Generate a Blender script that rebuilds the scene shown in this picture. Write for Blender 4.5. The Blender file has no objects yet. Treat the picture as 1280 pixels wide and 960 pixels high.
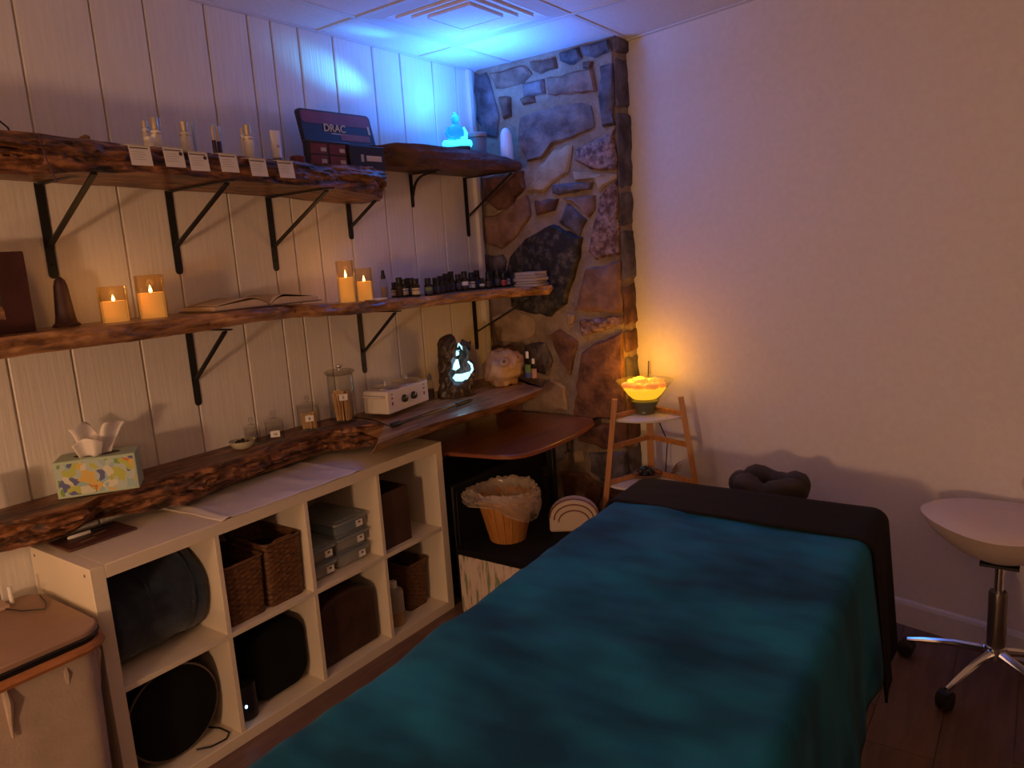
import bpy, bmesh, math, random
from mathutils import Vector, Matrix, noise
random.seed(7)
S = bpy.context.scene
COL = S.collection
PI = math.pi
rad = math.radians

# ------------------------------------------------------------------ camera
CAM = Vector((2.48202, -0.85755, 1.54342)); FPX = 928.09
yaw, pitch, roll = 0.629226, 0.173779, -0.065558
cy_, sy_ = math.cos(yaw), math.sin(yaw)
FWD = Vector((-sy_ * math.cos(pitch), cy_ * math.cos(pitch), -math.sin(pitch)))
r0 = Vector((cy_, sy_, 0)); u0 = r0.cross(FWD)
RGT = math.cos(roll) * r0 + math.sin(roll) * u0
UPV = -math.sin(roll) * r0 + math.cos(roll) * u0
cd = bpy.data.cameras.new('camera'); cam = bpy.data.objects.new('camera', cd); COL.objects.link(cam)
mw = Matrix((RGT, UPV, -FWD)).transposed().to_4x4(); mw.translation = CAM; cam.matrix_world = mw
cd.sensor_width = 36; cd.lens = FPX / 1280 * 36; cd.clip_start = 0.02; cd.clip_end = 50
S.camera = cam

def at(u, v, ax, val):
    """point where the sight line of photo pixel (u, v) meets the plane axis=val"""
    d = FWD + RGT * ((u - 640) / FPX) - UPV * ((v - 480) / FPX)
    i = 'xyz'.index(ax); t = (val - CAM[i]) / d[i]
    return CAM + t * d

# ------------------------------------------------------------------ world, lamps, exposure
W = bpy.data.worlds.new('room_air'); S.world = W; W.use_nodes = True
W.node_tree.nodes['Background'].inputs[0].default_value = (0.9, 0.62, 0.45, 1)
W.node_tree.nodes['Background'].inputs[1].default_value = 0.0
S.view_settings.view_transform = 'Standard'; S.view_settings.look = 'None'
S.view_settings.gamma = 1; S.view_settings.exposure = 0.1
S.view_settings.use_curve_mapping = False

def lamp(name, kind, loc, color, power, radius=.05, aim=None, cone=40, blend=.4):
    l = bpy.data.lights.new(name, kind); l.color = color; l.energy = power
    o = bpy.data.objects.new(name, l); COL.objects.link(o); o.location = loc
    if kind in ('POINT', 'SPOT'): l.shadow_soft_size = radius
    if kind == 'AREA': l.shape = 'DISK'; l.size = radius
    if kind == 'SPOT': l.spot_size = rad(cone); l.spot_blend = blend
    if aim is not None:
        o.rotation_euler = (Vector(aim) - Vector(loc)).to_track_quat('-Z', 'Y').to_euler()
    return o
lamp('warm_side_lamp', 'POINT', (0.62, -1.30, 1.20), (1.0, 0.56, 0.25), 11.0, .08)
lamp('warm_room_lamp', 'POINT', (1.75, -2.45, 1.10), (1.0, 0.57, 0.31), 88.0, .12)
lamp('warm_fill_light', 'POINT', (3.1, -1.9, 2.0), (1.0, 0.60, 0.44), 6.0, .35)  # soft fill added to brighten the room, not a lamp of the place

# ------------------------------------------------------------------ materials
MATS = {}
def mat(name, col, rough=.6, metal=0, spec=.5, col2=None, scale=8, stretch=(1, 1, 1), bump=0, bscale=None,
        emit=None, estr=0, detail=6, trans=0, alpha=1, coat=0, sheen=0, contrast=(.35, .65), col3=None, wave=None, dist=.004):
    if name in MATS: return MATS[name]
    m = bpy.data.materials.new(name); MATS[name] = m; m.use_nodes = True
    nt = m.node_tree; N = nt.nodes; L = nt.links; b = N['Principled BSDF']
    b.inputs['Base Color'].default_value = (*col, 1); b.inputs['Roughness'].default_value = rough
    b.inputs['Metallic'].default_value = metal; b.inputs['Specular IOR Level'].default_value = spec
    b.inputs['Transmission Weight'].default_value = trans; b.inputs['Alpha'].default_value = alpha
    b.inputs['Coat Weight'].default_value = coat; b.inputs['Sheen Weight'].default_value = sheen
    if emit:
        b.inputs['Emission Color'].default_value = (*emit, 1); b.inputs['Emission Strength'].default_value = estr
    if col2 or bump or wave:
        tc = N.new('ShaderNodeTexCoord'); mp = N.new('ShaderNodeMapping'); mp.inputs['Scale'].default_value = stretch
        L.new(tc.outputs['Object'], mp.inputs[0])
        nz = N.new('ShaderNodeTexNoise'); nz.inputs['Scale'].default_value = scale; nz.inputs['Detail'].default_value = detail
        nz.inputs['Roughness'].default_value = .62
        L.new(mp.outputs[0], nz.inputs[0]); src = nz.outputs[0]
        if wave:
            wv = N.new('ShaderNodeTexWave'); wv.inputs['Scale'].default_value = wave; wv.inputs['Distortion'].default_value = 6
            wv.inputs['Detail'].default_value = 3; wv.bands_direction = 'Z'
            L.new(mp.outputs[0], wv.inputs[0])
            mx = N.new('ShaderNodeMix'); mx.inputs[0].default_value = .5
            L.new(nz.outputs[0], mx.inputs[2]); L.new(wv.outputs[1], mx.inputs[3]); src = mx.outputs[0]
        if col2:
            cr = N.new('ShaderNodeValToRGB'); e = cr.color_ramp.elements
            e[0].position, e[1].position = contrast; e[0].color = (*col, 1); e[1].color = (*col2, 1)
            if col3:
                q = e.new((contrast[0] + contrast[1]) / 2); q.color = (*col3, 1)
            L.new(src, cr.inputs[0]); L.new(cr.outputs[0], b.inputs['Base Color'])
        if bump:
            bp = N.new('ShaderNodeBump'); bp.inputs['Strength'].default_value = bump; bp.inputs['Distance'].default_value = dist
            if bscale:
                n2 = N.new('ShaderNodeTexNoise'); n2.inputs['Scale'].default_value = bscale; n2.inputs['Detail'].default_value = 4
                L.new(mp.outputs[0], n2.inputs[0]); L.new(n2.outputs[0], bp.inputs['Height'])
            else: L.new(src, bp.inputs['Height'])
            L.new(bp.outputs[0], b.inputs['Normal'])
    return m
def glass(name, tint=(1, 1, 1), rough=.05, face=.12):
    """thin clear glass: tinted see-through with a fresnel gloss"""
    if name in MATS: return MATS[name]
    m = bpy.data.materials.new(name); MATS[name] = m; m.use_nodes = True
    N = m.node_tree.nodes; L = m.node_tree.links; N.remove(N['Principled BSDF']); out = N['Material Output']
    t = N.new('ShaderNodeBsdfTransparent'); t.inputs[0].default_value = (*tint, 1)
    g = N.new('ShaderNodeBsdfGlossy'); g.inputs['Roughness'].default_value = rough
    lw = N.new('ShaderNodeLayerWeight'); lw.inputs[0].default_value = face
    mx = N.new('ShaderNodeMixShader'); mr = N.new('ShaderNodeMath'); mr.operation = 'MULTIPLY'; mr.inputs[1].default_value = .4
    L.new(lw.outputs['Fresnel'], mr.inputs[0]); L.new(mr.outputs[0], mx.inputs[0])
    L.new(t.outputs[0], mx.inputs[1]); L.new(g.outputs[0], mx.inputs[2]); L.new(mx.outputs[0], out.inputs[0])
    return m
def frost(name, col, see=.5, rough=.3):
    """cloudy plastic: part milky, part see-through, a little gloss"""
    if name in MATS: return MATS[name]
    m = mat(name, col, rough, spec=.5); N = m.node_tree.nodes; L = m.node_tree.links; out = N['Material Output']
    t = N.new('ShaderNodeBsdfTransparent'); mx = N.new('ShaderNodeMixShader'); mx.inputs[0].default_value = see
    L.new(N['Principled BSDF'].outputs[0], mx.inputs[1]); L.new(t.outputs[0], mx.inputs[2]); L.new(mx.outputs[0], out.inputs[0])
    return m

M_panel = mat('painted_panel', (.74, .68, .62), .55, col2=(.80, .75, .69), scale=9, stretch=(1, 9, .5), bump=.35, bscale=10, dist=.004)
M_far = mat('unseen_wall_dark', (.22, .165, .135), .8)  # unseen walls toned dark to cut the light they bounce back
M_groove = mat('panel_groove', (.62, .56, .50), .7)
M_wall = mat('painted_drywall', (.70, .64, .60), .75, col2=(.74, .68, .64), scale=40, bump=.12, bscale=180, dist=.001)
M_tile = mat('ceiling_tile', (.72, .70, .70), .85, col2=(.78, .76, .76), scale=60, bump=.15, bscale=120, dist=.001)
M_grid = mat('ceiling_grid', (.66, .64, .64), .5)
M_floor = mat('laminate_floor', (.105, .056, .042), .42, col2=(.18, .095, .068), scale=5, stretch=(6, .7, 1), bump=.08)
M_floorb = mat('laminate_floor_pale', (.125, .068, .050), .42, col2=(.20, .108, .078), scale=5, stretch=(6, .7, 1), bump=.08)
M_slab = mat('live_edge_wood', (.022, .008, .004), .5, col2=(.36, .15, .058), col3=(.15, .056, .022), scale=9, stretch=(5, .8, 5), bump=.9, coat=.12, contrast=(.36, .62), dist=.014)
M_slab2 = mat('live_edge_wood_pale', (.12, .050, .018), .42, col2=(.52, .28, .13), col3=(.33, .155, .065), scale=8, stretch=(4, .8, 4), bump=.5, coat=.22, contrast=(.34, .66), dist=.008)
M_slab3 = mat('live_edge_wood_red', (.055, .020, .016), .5, col2=(.135, .052, .040), scale=6, stretch=(6, .8, 4), bump=.2, bscale=20)
M_iron = mat('black_iron', (.012, .012, .013), .5, spec=.4)
M_white = mat('white_laminate', (.74, .64, .50), .45)
M_mortar = mat('mortar', (.24, .165, .115), .95, col2=(.36, .27, .20), scale=12, bump=.9, bscale=40, dist=.012)
M_black = mat('black_plastic', (.012, .011, .012), .4)
M_blackcloth = mat('black_cloth', (.006, .005, .0055), .9, spec=.2, bump=.2, bscale=120)
M_paper = mat('white_paper', (.74, .70, .68), .8)
M_print = mat('printed_ink', (.13, .10, .12), .8)
M_chrome = mat('chrome', (.75, .75, .78), .12, metal=1)
M_glass = glass('clear_glass', (.93, .93, .92))
M_label = mat('label_paper', (.78, .76, .72), .7)
M_gold = mat('gold_print', (.62, .50, .34), .5)

# ------------------------------------------------------------------ mesh helpers
class M:
    def __init__(s): s.v = []; s.f = []
    def add(s, vs, fs):
        o = len(s.v); s.v += [tuple(p) for p in vs]; s.f += [tuple(i + o for i in f) for f in fs]; return s
    def box(s, c, d, rz=0, mx=None):
        x, y, z = (k / 2 for k in d); c = Vector(c); vs = []
        for sx, sy, sz in ((-1,-1,-1),(1,-1,-1),(1,1,-1),(-1,1,-1),(-1,-1,1),(1,-1,1),(1,1,1),(-1,1,1)):
            p = Vector((sx * x, sy * y, sz * z))
            if mx is not None: p = mx @ p
            elif rz: p = Matrix.Rotation(rz, 3, 'Z') @ p
            vs.append(c + p)
        return s.add(vs, [(0,3,2,1),(4,5,6,7),(0,1,5,4),(1,2,6,5),(2,3,7,6),(3,0,4,7)])
    def lathe(s, prof, c=(0, 0, 0), n=24, mx=None, capb=True, capt=True, sx=1, sy=1):
        c = Vector(c); vs = []; fs = []
        for r, z in prof:
            for k in range(n):
                a = 2 * PI * k / n; p = Vector((r * math.cos(a) * sx, r * math.sin(a) * sy, z))
                if mx is not None: p = mx @ p
                vs.append(c + p)
        for j in range(len(prof) - 1):
            for k in range(n):
                a, b = j * n + k, j * n + (k + 1) % n
                fs.append((a, b, b + n, a + n))
        if capb: fs.append(tuple(range(n))[::-1])
        if capt: fs.append(tuple(range((len(prof) - 1) * n, len(prof) * n)))
        return s.add(vs, fs)
    def tube(s, pts, r, n=8, closed=False):
        pts = [Vector(p) for p in pts]; m = len(pts); vs = []; fs = []
        rr = r if isinstance(r, (list, tuple)) else [r] * m
        up = Vector((0.01, 0.02, 1))
        for i, p in enumerate(pts):
            a = pts[(i - 1) % m] if (closed or i > 0) else p
            b = pts[(i + 1) % m] if (closed or i < m - 1) else p
            t = (b - a).normalized(); x = t.cross(up)
            if x.length < .05: x = t.cross(Vector((1, 0, 0)))
            x.normalize(); y = x.cross(t)
            for k in range(n):
                q = 2 * PI * k / n; vs.append(p + (x * math.cos(q) + y * math.sin(q)) * rr[i])
        for i in range(m if closed else m - 1):
            for k in range(n):
                a, b = i * n + k, i * n + (k + 1) % n; j = ((i + 1) % m) * n
                fs.append((a, b, j + (k + 1) % n, j + k))
        if not closed:
            fs.append(tuple(range(n))[::-1]); fs.append(tuple(range((m - 1) * n, m * n)))
        return s.add(vs, fs)
    def prism(s, poly, z0, z1, fn=None):
        n = len(poly); vs = [(x, y, z0) for x, y in poly] + [(x, y, z1) for x, y in poly]
        if fn: vs = [fn(Vector(p)) for p in vs]
        fs = [tuple(range(n))[::-1], tuple(range(n, 2 * n))] + [(i, (i + 1) % n, n + (i + 1) % n, n + i) for i in range(n)]
        return s.add(vs, fs)
    def grid(s, fn, nu, nv, wu=False):
        vs = [fn(i / (nu if wu else nu - 1), j / (nv - 1)) for j in range(nv) for i in range(nu)]
        fs = []
        for j in range(nv - 1):
            for i in range(nu if wu else nu - 1):
                a, b = j * nu + i, j * nu + (i + 1) % nu
                fs.append((a, b, b + nu, a + nu))
        return s.add(vs, fs)
    def ball(s, c, r, n=16, m=10, mx=None, nz=0, seed=0):
        c = Vector(c); rx, ry, rz = r if isinstance(r, (tuple, list)) else (r, r, r)
        def fn(u, v):
            a = 2 * PI * u; b = PI * (v * .998 + .001); d = Vector((math.sin(b) * math.cos(a), math.sin(b) * math.sin(a), -math.cos(b)))
            k = 1 + nz * noise.noise(d * 1.7 + Vector((seed, seed * .7, 0))) if nz else 1
            p = Vector((d.x * rx, d.y * ry, d.z * rz)) * k
            return c + (mx @ p if mx is not None else p)
        return s.grid(fn, n, m, wu=True)
    def obj(s, name, m, parent=None, loc=(0, 0, 0), rz=0, smooth=True, ang=35, bevel=0, seg=2, solid=0, fix=True, sub=0):
        me = bpy.data.meshes.new(name); me.from_pydata(s.v, [], s.f); me.materials.append(m)
        if fix:
            bm = bmesh.new(); bm.from_mesh(me); bmesh.ops.recalc_face_normals(bm, faces=bm.faces); bm.to_mesh(me); bm.free()
        if smooth:
            me.shade_smooth()
            try: me.set_sharp_from_angle(angle=rad(ang))
            except Exception: pass
        me.update()
        o = bpy.data.objects.new(name, me); COL.objects.link(o); o.location = loc; o.rotation_euler = (0, 0, rz)
        if parent: o.parent = parent
        if solid:
            q = o.modifiers.new('solid', 'SOLIDIFY'); q.thickness = solid; q.offset = 0
        if sub:
            q = o.modifiers.new('sub', 'SUBSURF'); q.levels = sub; q.render_levels = sub
        if bevel:
            q = o.modifiers.new('bev', 'BEVEL'); q.width = bevel; q.segments = seg; q.limit_method = 'ANGLE'; q.angle_limit = rad(40)
        return o
def tag(o, label, cat, group=None, kind=None):
    o['label'] = label; o['category'] = cat
    if group: o['group'] = group
    if kind: o['kind'] = kind
    return o
def thing(name, label, cat, loc=(0, 0, 0), rz=0, group=None):
    o = bpy.data.objects.new(name, None); COL.objects.link(o); o.location = loc; o.rotation_euler = (0, 0, rz)
    o.empty_display_size = .05
    return tag(o, label, cat, group)
def struct(o): o['kind'] = 'structure'; return o
def stuff(o): o['kind'] = 'stuff'; return o
def dup(root, loc, rz, label, group=None):
    r = root.copy(); COL.objects.link(r); r.location = loc; r.rotation_euler = (0, 0, rz); r['label'] = label
    if group: r['group'] = group
    for ch in list(root.children):
        c = ch.copy(); COL.objects.link(c); c.parent = r
        for g in ch.children:
            d = g.copy(); COL.objects.link(d); d.parent = c
    return r
def letters(txt, m, parent, size, loc, rot, name='lettering', align='LEFT'):
    c = bpy.data.curves.new(name, 'FONT'); c.body = txt; c.size = size; c.extrude = .0004; c.offset = size * .022; c.align_x = align
    c.materials.append(m); o = bpy.data.objects.new(name, c); COL.objects.link(o); o.parent = parent
    o.location = loc; o.rotation_euler = rot
    bpy.context.view_layer.update()
    me = bpy.data.meshes.new_from_object(o.evaluated_get(bpy.context.evaluated_depsgraph_get()))
    bpy.data.objects.remove(o); bpy.data.curves.remove(c)
    o = bpy.data.objects.new(name, me); COL.objects.link(o); o.parent = parent; o.location = loc; o.rotation_euler = rot
    return o
def nz3(x, y, z, s=0): return noise.noise(Vector((x + s * 3.1, y - s * 1.7, z + s)))
def rr(w, d, r, n=5, cx=0, cy=0):
    """rounded rectangle outline"""
    out = []
    for qx, qy, a0 in ((1, -1, -90), (1, 1, 0), (-1, 1, 90), (-1, -1, 180)):
        for k in range(n + 1):
            a = rad(a0 + 90 * k / n); out.append((cx + qx * (w / 2 - r) + r * math.cos(a), cy + qy * (d / 2 - r) + r * math.sin(a)))
    return out

# ================================================================== STRUCTURE
H = 2.484
X1, Y0 = 3.6, -3.2
WA, WB = Vector((.835, 2.50)), Vector((X1, 2.215 - .224 * (X1 - 2.1)))      # far wall line
def far_y(x): return WA.y + (x - WA.x) * (WB.y - WA.y) / (WB.x - WA.x)

# floor: laminate boards
fl = struct(M().box(((X1) / 2, -.3, -.03), (X1 + .2, 6.0, .04)).obj('floor', M_floorb))
for i in range(19):
    x0 = i * .19; y = -3.2 - .5 * ((i * 37) % 5) / 5
    k = 0
    while y < 2.6:
        y1 = min(y + 1.2, 2.66)
        ya = max(y, -3.2)
        if y1 - ya > .02 and x0 + .19 <= X1 + .02:
            M().box((x0 + .095, (ya + y1) / 2, -.005), (.188, y1 - ya - .002, .01)).obj('floor_board', M_floor if (i + k) % 3 else M_floorb, fl)
        y += 1.2; k += 1

# left wall: vertical panelling
wl = struct(M().box((-.056, -.3, H / 2), (.1, 6.0, H)).obj('wall_left', M_groove))
g = [-3.2, -3.0, -2.82, -2.62, -2.4, -2.22, -2.0, -1.82, -1.595, -1.417, -1.313, -1.183, -1.003, -.778, -.602, -.376, -.198, -.094, .036, .216, .438, .617, .843, 1.021, 1.125, 1.255, 1.435, 1.66, 1.836, 2.06, 2.24, 2.5]
for a, b in zip(g[:-1], g[1:]):
    M().box((-.003, (a + b) / 2, H / 2), (.012, b - a - .006, H)).obj('plank', M_panel, wl, bevel=.003, seg=1)
# other walls
d = (WB - WA).normalized(); nrm = Vector((-d.y, d.x)); 
wf = struct(M().prism([tuple(WA - d * .5), tuple(WB + d * .1), tuple(WB + d * .1 + nrm * .1), tuple(WA - d * .5 + nrm * .1)], 0, H + .05).obj('wall_far', M_wall, smooth=False))
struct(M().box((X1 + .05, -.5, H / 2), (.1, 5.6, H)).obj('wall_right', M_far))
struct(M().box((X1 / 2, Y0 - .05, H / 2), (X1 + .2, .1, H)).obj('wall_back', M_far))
bb = M()
pf = [(0, 0), (.013, 0), (.013, .085), (.009, .098), (.004, .104), (0, .104)]
A = WA + d * .03; B = WB
vs = []; 
for P in (A, B):
    for o_, z_ in pf: q = P - nrm * o_; vs.append((q.x, q.y, z_))
n = len(pf); bb.add(vs, [tuple(range(n)), tuple(range(2 * n - 1, n - 1, -1))] + [(i, (i + 1) % n, n + (i + 1) % n, n + i) for i in range(n)])
struct(bb.obj('baseboard_far', M_wall, smooth=False))

# ceiling: grid of tiles with tees
ce = struct(M().box((X1 / 2, -.3, H + .06), (X1 + .2, 6.0, .04)).obj('ceiling', M_grid))
P_ = .6096; TX = [0] + [.236 + P_ * k for k in range(6)] + [X1]
TX = [t for t in TX if t <= X1 + .001]; TX = sorted(set(TX))
TY = [1.962 + P_ * k for k in range(-8, 1)]; TY = [Y0] + [t for t in TY if t > Y0 + .05] + [2.62]
for xa, xb in zip(TX[:-1], TX[1:]):
    for ya, yb in zip(TY[:-1], TY[1:]):
        if xb - xa < .03 or (abs(xa - .236) < .01 and abs(yb - 1.962) < .01): continue
        M().box(((xa + xb) / 2, (ya + yb) / 2, H + .010), (xb - xa - .016, yb - ya - .016, .012)).obj('ceiling_tile', M_tile, ce, bevel=.003, seg=1)
for t in TX[1:-1]: M().box((t, -.3, H + .003), (.024, 5.8, .006)).obj('ceiling_tee', M_grid, ce, bevel=.0015, seg=1)
for t in TY[1:-1]: M().box((X1 / 2, t, H + .0022), (X1, .024, .006)).obj('ceiling_tee', M_grid, ce, bevel=.0015, seg=1)
M().box((.010, -.3, H + .001), (.02, 5.8, .006)).obj('ceiling_tee', M_grid, ce)
cw = M()
for P, Q in ((WA - nrm * .022, WB - nrm * .022),):
    cw.prism([tuple(P), tuple(Q), tuple(Q + nrm * .022), tuple(P + nrm * .022)], H - .004, H + .003)
cw.obj('ceiling_tee', M_grid, ce, smooth=False)
# square louvred vent in the ceiling
cv = thing('ceiling_vent', 'square white louvred air vent set in the ceiling beside the blue glow', 'vent', (.236 + P_ / 2, 1.962 - P_ / 2, H))
def sqring(a, b, za, zb):
    m = M(); vs = []
    for h, z in ((a, za), (b, zb), (b - .012, zb + .004), (a - .006, za + .012)):
        vs += [(-h, -h, z), (h, -h, z), (h, h, z), (-h, h, z)]
    fs = []
    for k in range(4):
        for i in range(4):
            fs.append((k * 4 + i, k * 4 + (i + 1) % 4, ((k + 1) % 4) * 4 + (i + 1) % 4, ((k + 1) % 4) * 4 + i))
    return m.add(vs, fs)
sqring(.294, .235, .002, -.004).obj('vent_frame', M_grid, cv, smooth=False)
def step(a, b, za, zb, zc):
    vs = []
    for h, z in ((a, za), (b, zb), (b, zc)): vs += [(-h, -h, z), (h, -h, z), (h, h, z), (-h, h, z)]
    return M().add(vs, [(k * 4 + i, k * 4 + (i + 1) % 4, k * 4 + 4 + (i + 1) % 4, k * 4 + 4 + i) for k in range(2) for i in range(4)])
for h in (.240, .196, .152): step(h, h - .044, -.004, .008, -.004).obj('louvre', M_tile, cv, smooth=False)
M().box((0, 0, .001), (.215, .215, .008)).obj('vent_plate', M_tile, cv, bevel=.003)
M().box((0, 0, .042), (.58, .58, .004)).obj('vent_back', M_tile, cv)

# stone column
SY = 2.37; SX = .816
col = struct(M().prism([(0.0, SY + .02), (SX - .012, SY + .02), (SX + .002, SY + .04), (SX + .012, 2.62), (0, 2.62)], 0, H + .02).obj('wall_stone_column', M_mortar, smooth=False))
SC = {
 'slate': mat('stone_slate', (.045, .032, .036), .7, col2=(.19, .155, .17), scale=11, bump=.8, dist=.02, contrast=(.38,.68)),
 'rust': mat('stone_rust', (.075, .028, .018), .75, col2=(.25, .115, .07), scale=11, bump=.8, dist=.02, contrast=(.38,.68)),
 'pink': mat('stone_pink', (.15, .07, .048), .75, col2=(.33, .19, .135), scale=11, bump=.8, dist=.018, contrast=(.36,.68)),
 'dark': mat('stone_dark', (.013, .011, .012), .55, col2=(.16, .13, .10), scale=26, bump=.7, bscale=40, contrast=(.45, .75), dist=.008),
 'grey': mat('stone_grey', (.085, .060, .060), .75, col2=(.27, .21, .20), scale=11, bump=.8, dist=.02, contrast=(.36,.68)),
 'cream': mat('stone_cream', (.30, .20, .12), .8, col2=(.46, .33, .22), scale=11, bump=.7, dist=.015),
 'speck': mat('stone_speck', (.10, .04, .035), .7, col2=(.42, .28, .24), scale=34, bump=.6, bscale=50, contrast=(.42, .7), dist=.006),
}
def stone(px, kind, h=.022, side=False):
    """one stone of the masonry: an irregular proud slab with a broken edge"""
    if side: P2 = [Vector((p[0], p[1])) for p in px]
    else:
        P2 = []
        for u, v in px:
            q = at(u, v, 'y', SY); P2.append(Vector((min(max(q.x, .004), SX - .004), min(q.z, H - .006))))
    out = []
    for i, a in enumerate(P2):
        b = P2[(i + 1) % len(P2)]; L_ = (b - a).length; k = max(1, int(L_ / .035))
        for j in range(k):
            p = a.lerp(b, j / k); w = .014 if j else .004
            out.append(p + Vector((nz3(p.x * 23, p.y * 23, 1), nz3(p.x * 23, p.y * 23, 9))) * w)
    c = sum(out, Vector((0, 0))) / len(out); n = len(out); vs = []; fs = []
    hh = h * random.uniform(.7, 1.25); tx, tz = random.uniform(-.05, .05), random.uniform(-.05, .05)
    for k, (s_, dz) in enumerate(((1.0, -.03), (1.0, .25), (.955, .9), (.6, 1.0))):
        for p in out:
            q = c + (p - c) * s_
            if k == 2: 
                q = p + (c - p).normalized() * min(.012, (p - c).length * .3)
            e = hh * dz + (tx * (q.x - c.x) + tz * (q.y - c.y) + .010 * nz3(q.x * 14, q.y * 14, 3) + .005 * nz3(q.x * 40, q.y * 40, 5) if k > 1 else 0)
            vs.append((q, e))
    vs.append((c, hh * 1.0 + .003))
    for k in range(3):
        for i in range(n): fs.append((k * n + i, k * n + (i + 1) % n, (k + 1) * n + (i + 1) % n, (k + 1) * n + i))
    for i in range(n): fs.append((3 * n + i, 3 * n + (i + 1) % n, 4 * n))
    fs.append(tuple(range(n))[::-1])
    if side: V = [(SX + .006 + e, q.x, q.y) for q, e in vs]
    else: V = [(q.x, SY + .016 - e, q.y) for q, e in vs]
    return M().add(V, fs).obj('stone', SC[kind], col, ang=30)
for poly, kind in [
 ([(592,92),(606,90),(612,108),(622,146),(620,172),(604,170),(594,150)],'slate'),
 ([(610,92),(655,82),(663,92),(651,104),(618,110)],'pink'),
 ([(660,77),(692,70),(695,85),(674,92),(664,88)],'rust'),
 ([(697,66),(721,57),(725,72),(715,80),(699,76)],'slate'),
 ([(723,56),(760,47),(765,62),(741,72),(727,68)],'slate'),
 ([(681,97),(740,86),(745,114),(683,118)],'pink'),
 ([(651,105),(678,98),(680,117),(653,121)],'grey'),
 ([(726,77),(739,76),(738,85),(727,85)],'rust'),
 ([(749,82),(764,78),(767,156),(752,159),(746,120)],'slate'),
 ([(622,121),(637,121),(638,145),(628,149)],'rust'),
 ([(648,123),(665,118),(668,127),(652,131)],'rust'),
 ([(648,146),(690,133),(725,128),(737,132),(741,158),(715,172),(690,180),(675,198),(658,202),(646,178)],'grey'),
 ([(768,160),(771,212),(737,212),(717,200),(718,187),(742,174)],'speck'),
 ([(656,240),(672,208),(690,188),(714,181),(711,203),(708,215),(691,227),(678,240)],'cream'),
 ([(688,231),(740,227),(738,236),(708,242),(689,241)],'slate'),
 ([(714,214),(772,217),(772,222),(748,240),(742,224),(716,224)],'cream'),
 ([(666,251),(697,248),(692,263),(669,269)],'rust'),
 ([(708,254),(732,275),(723,296),(697,278)],'slate'),
 ([(702,248),(742,244),(742,262),(735,272),(710,250)],'pink'),
 ([(601,222),(653,213),(655,234),(636,262),(621,263),(603,250)],'rust'),
 ([(602,272),(622,267),(657,243),(662,270),(640,300),(625,312),(606,305)],'pink'),
 ([(605,318),(626,318),(632,326),(626,350),(606,352)],'slate'),
 ([(632,345),(636,322),(655,299),(690,280),(727,297),(724,322),(713,355),(707,380),(688,396),(660,391),(638,384)],'dark'),
 ([(750,243),(774,225),(781,318),(744,325),(735,315),(740,285)],'speck'),
 ([(731,336),(780,326),(780,391),(716,389),(722,370)],'pink'),
 ([(722,401),(781,394),(781,405),(726,421)],'speck'),
 ([(684,420),(698,411),(720,427),(711,470),(701,455)],'rust'),
 ([(707,392),(717,393),(714,405),(706,404)],'cream'),
 ([(612,396),(643,388),(667,400),(667,416),(646,428),(622,428)],'cream'),
 ([(608,432),(640,433),(648,446),(636,476),(610,478)],'rust'),
 ([(655,432),(680,428),(690,452),(684,470),(655,462)],'slate'),
 ([(726,441),(748,427),(782,415),(783,477),(781,525),(716,525),(721,475)],'rust'),
 ([(660,497),(687,474),(706,484),(708,514),(655,513)],'cream'),
 ([(610,486),(650,484),(654,500),(648,530),(612,530)],'rust'),
 ([(718,532),(785,530),(785,560),(752,562),(722,552)],'rust'),
 ([(714,566),(727,563),(729,578),(717,580)],'cream'),
 ([(735,566),(785,566),(786,600),(756,606),(737,590)],'slate'),
 ([(660,540),(712,545),(714,562),(690,585),(660,578)],'grey'),
 ([(700,590),(732,592),(752,612),(746,640),(704,636)],'rust'),
 ([(655,585),(690,592),(698,640),(660,646)],'grey'),
 ([(606,535),(655,540),(652,590),(608,592)],'slate'),
 ([(758,612),(788,606),(790,660),(752,664)],'rust'),
 ([(606,598),(650,596),(655,650),(608,650)],'rust'),
 ([(606,658),(672,656),(680,700),(608,706)],'grey'),
 ([(682,650),(745,648),(748,706),(690,704)],'slate')]:
    stone(poly, kind, .012 if kind == 'cream' else .02)
z = .05
for k, (hgt, kind) in enumerate([(.30,'rust'),(.22,'slate'),(.26,'rust'),(.20,'slate'),(.13,'rust'),(.22,'rust'),(.26,'slate'),(.18,'slate'),(.36,'slate'),(.24,'slate'),(.10,'slate')]):
    stone([(SY + .012, z), (2.53, z + .01), (2.53, z + hgt - .02), (SY + .012, z + hgt - .03)], kind, .010, True); z += hgt
# corner post and cable
struct(M().box((.012, 2.335, H / 2), (.024, .03, H)).obj('trim_corner', M_panel, bevel=.003))
tag(M().tube([(.034, 2.35, 1.965), (.03, 2.352, 1.75), (.034, 2.354, 1.55), (.03, 2.352, 1.35), (.034, 2.35, 1.15), (.03, 2.34, 1.0), (.02, 2.30, .905)], .0028).obj('cable', M_black), 'thin black cable hanging down the corner between panelling and stone', 'cable')

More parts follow.
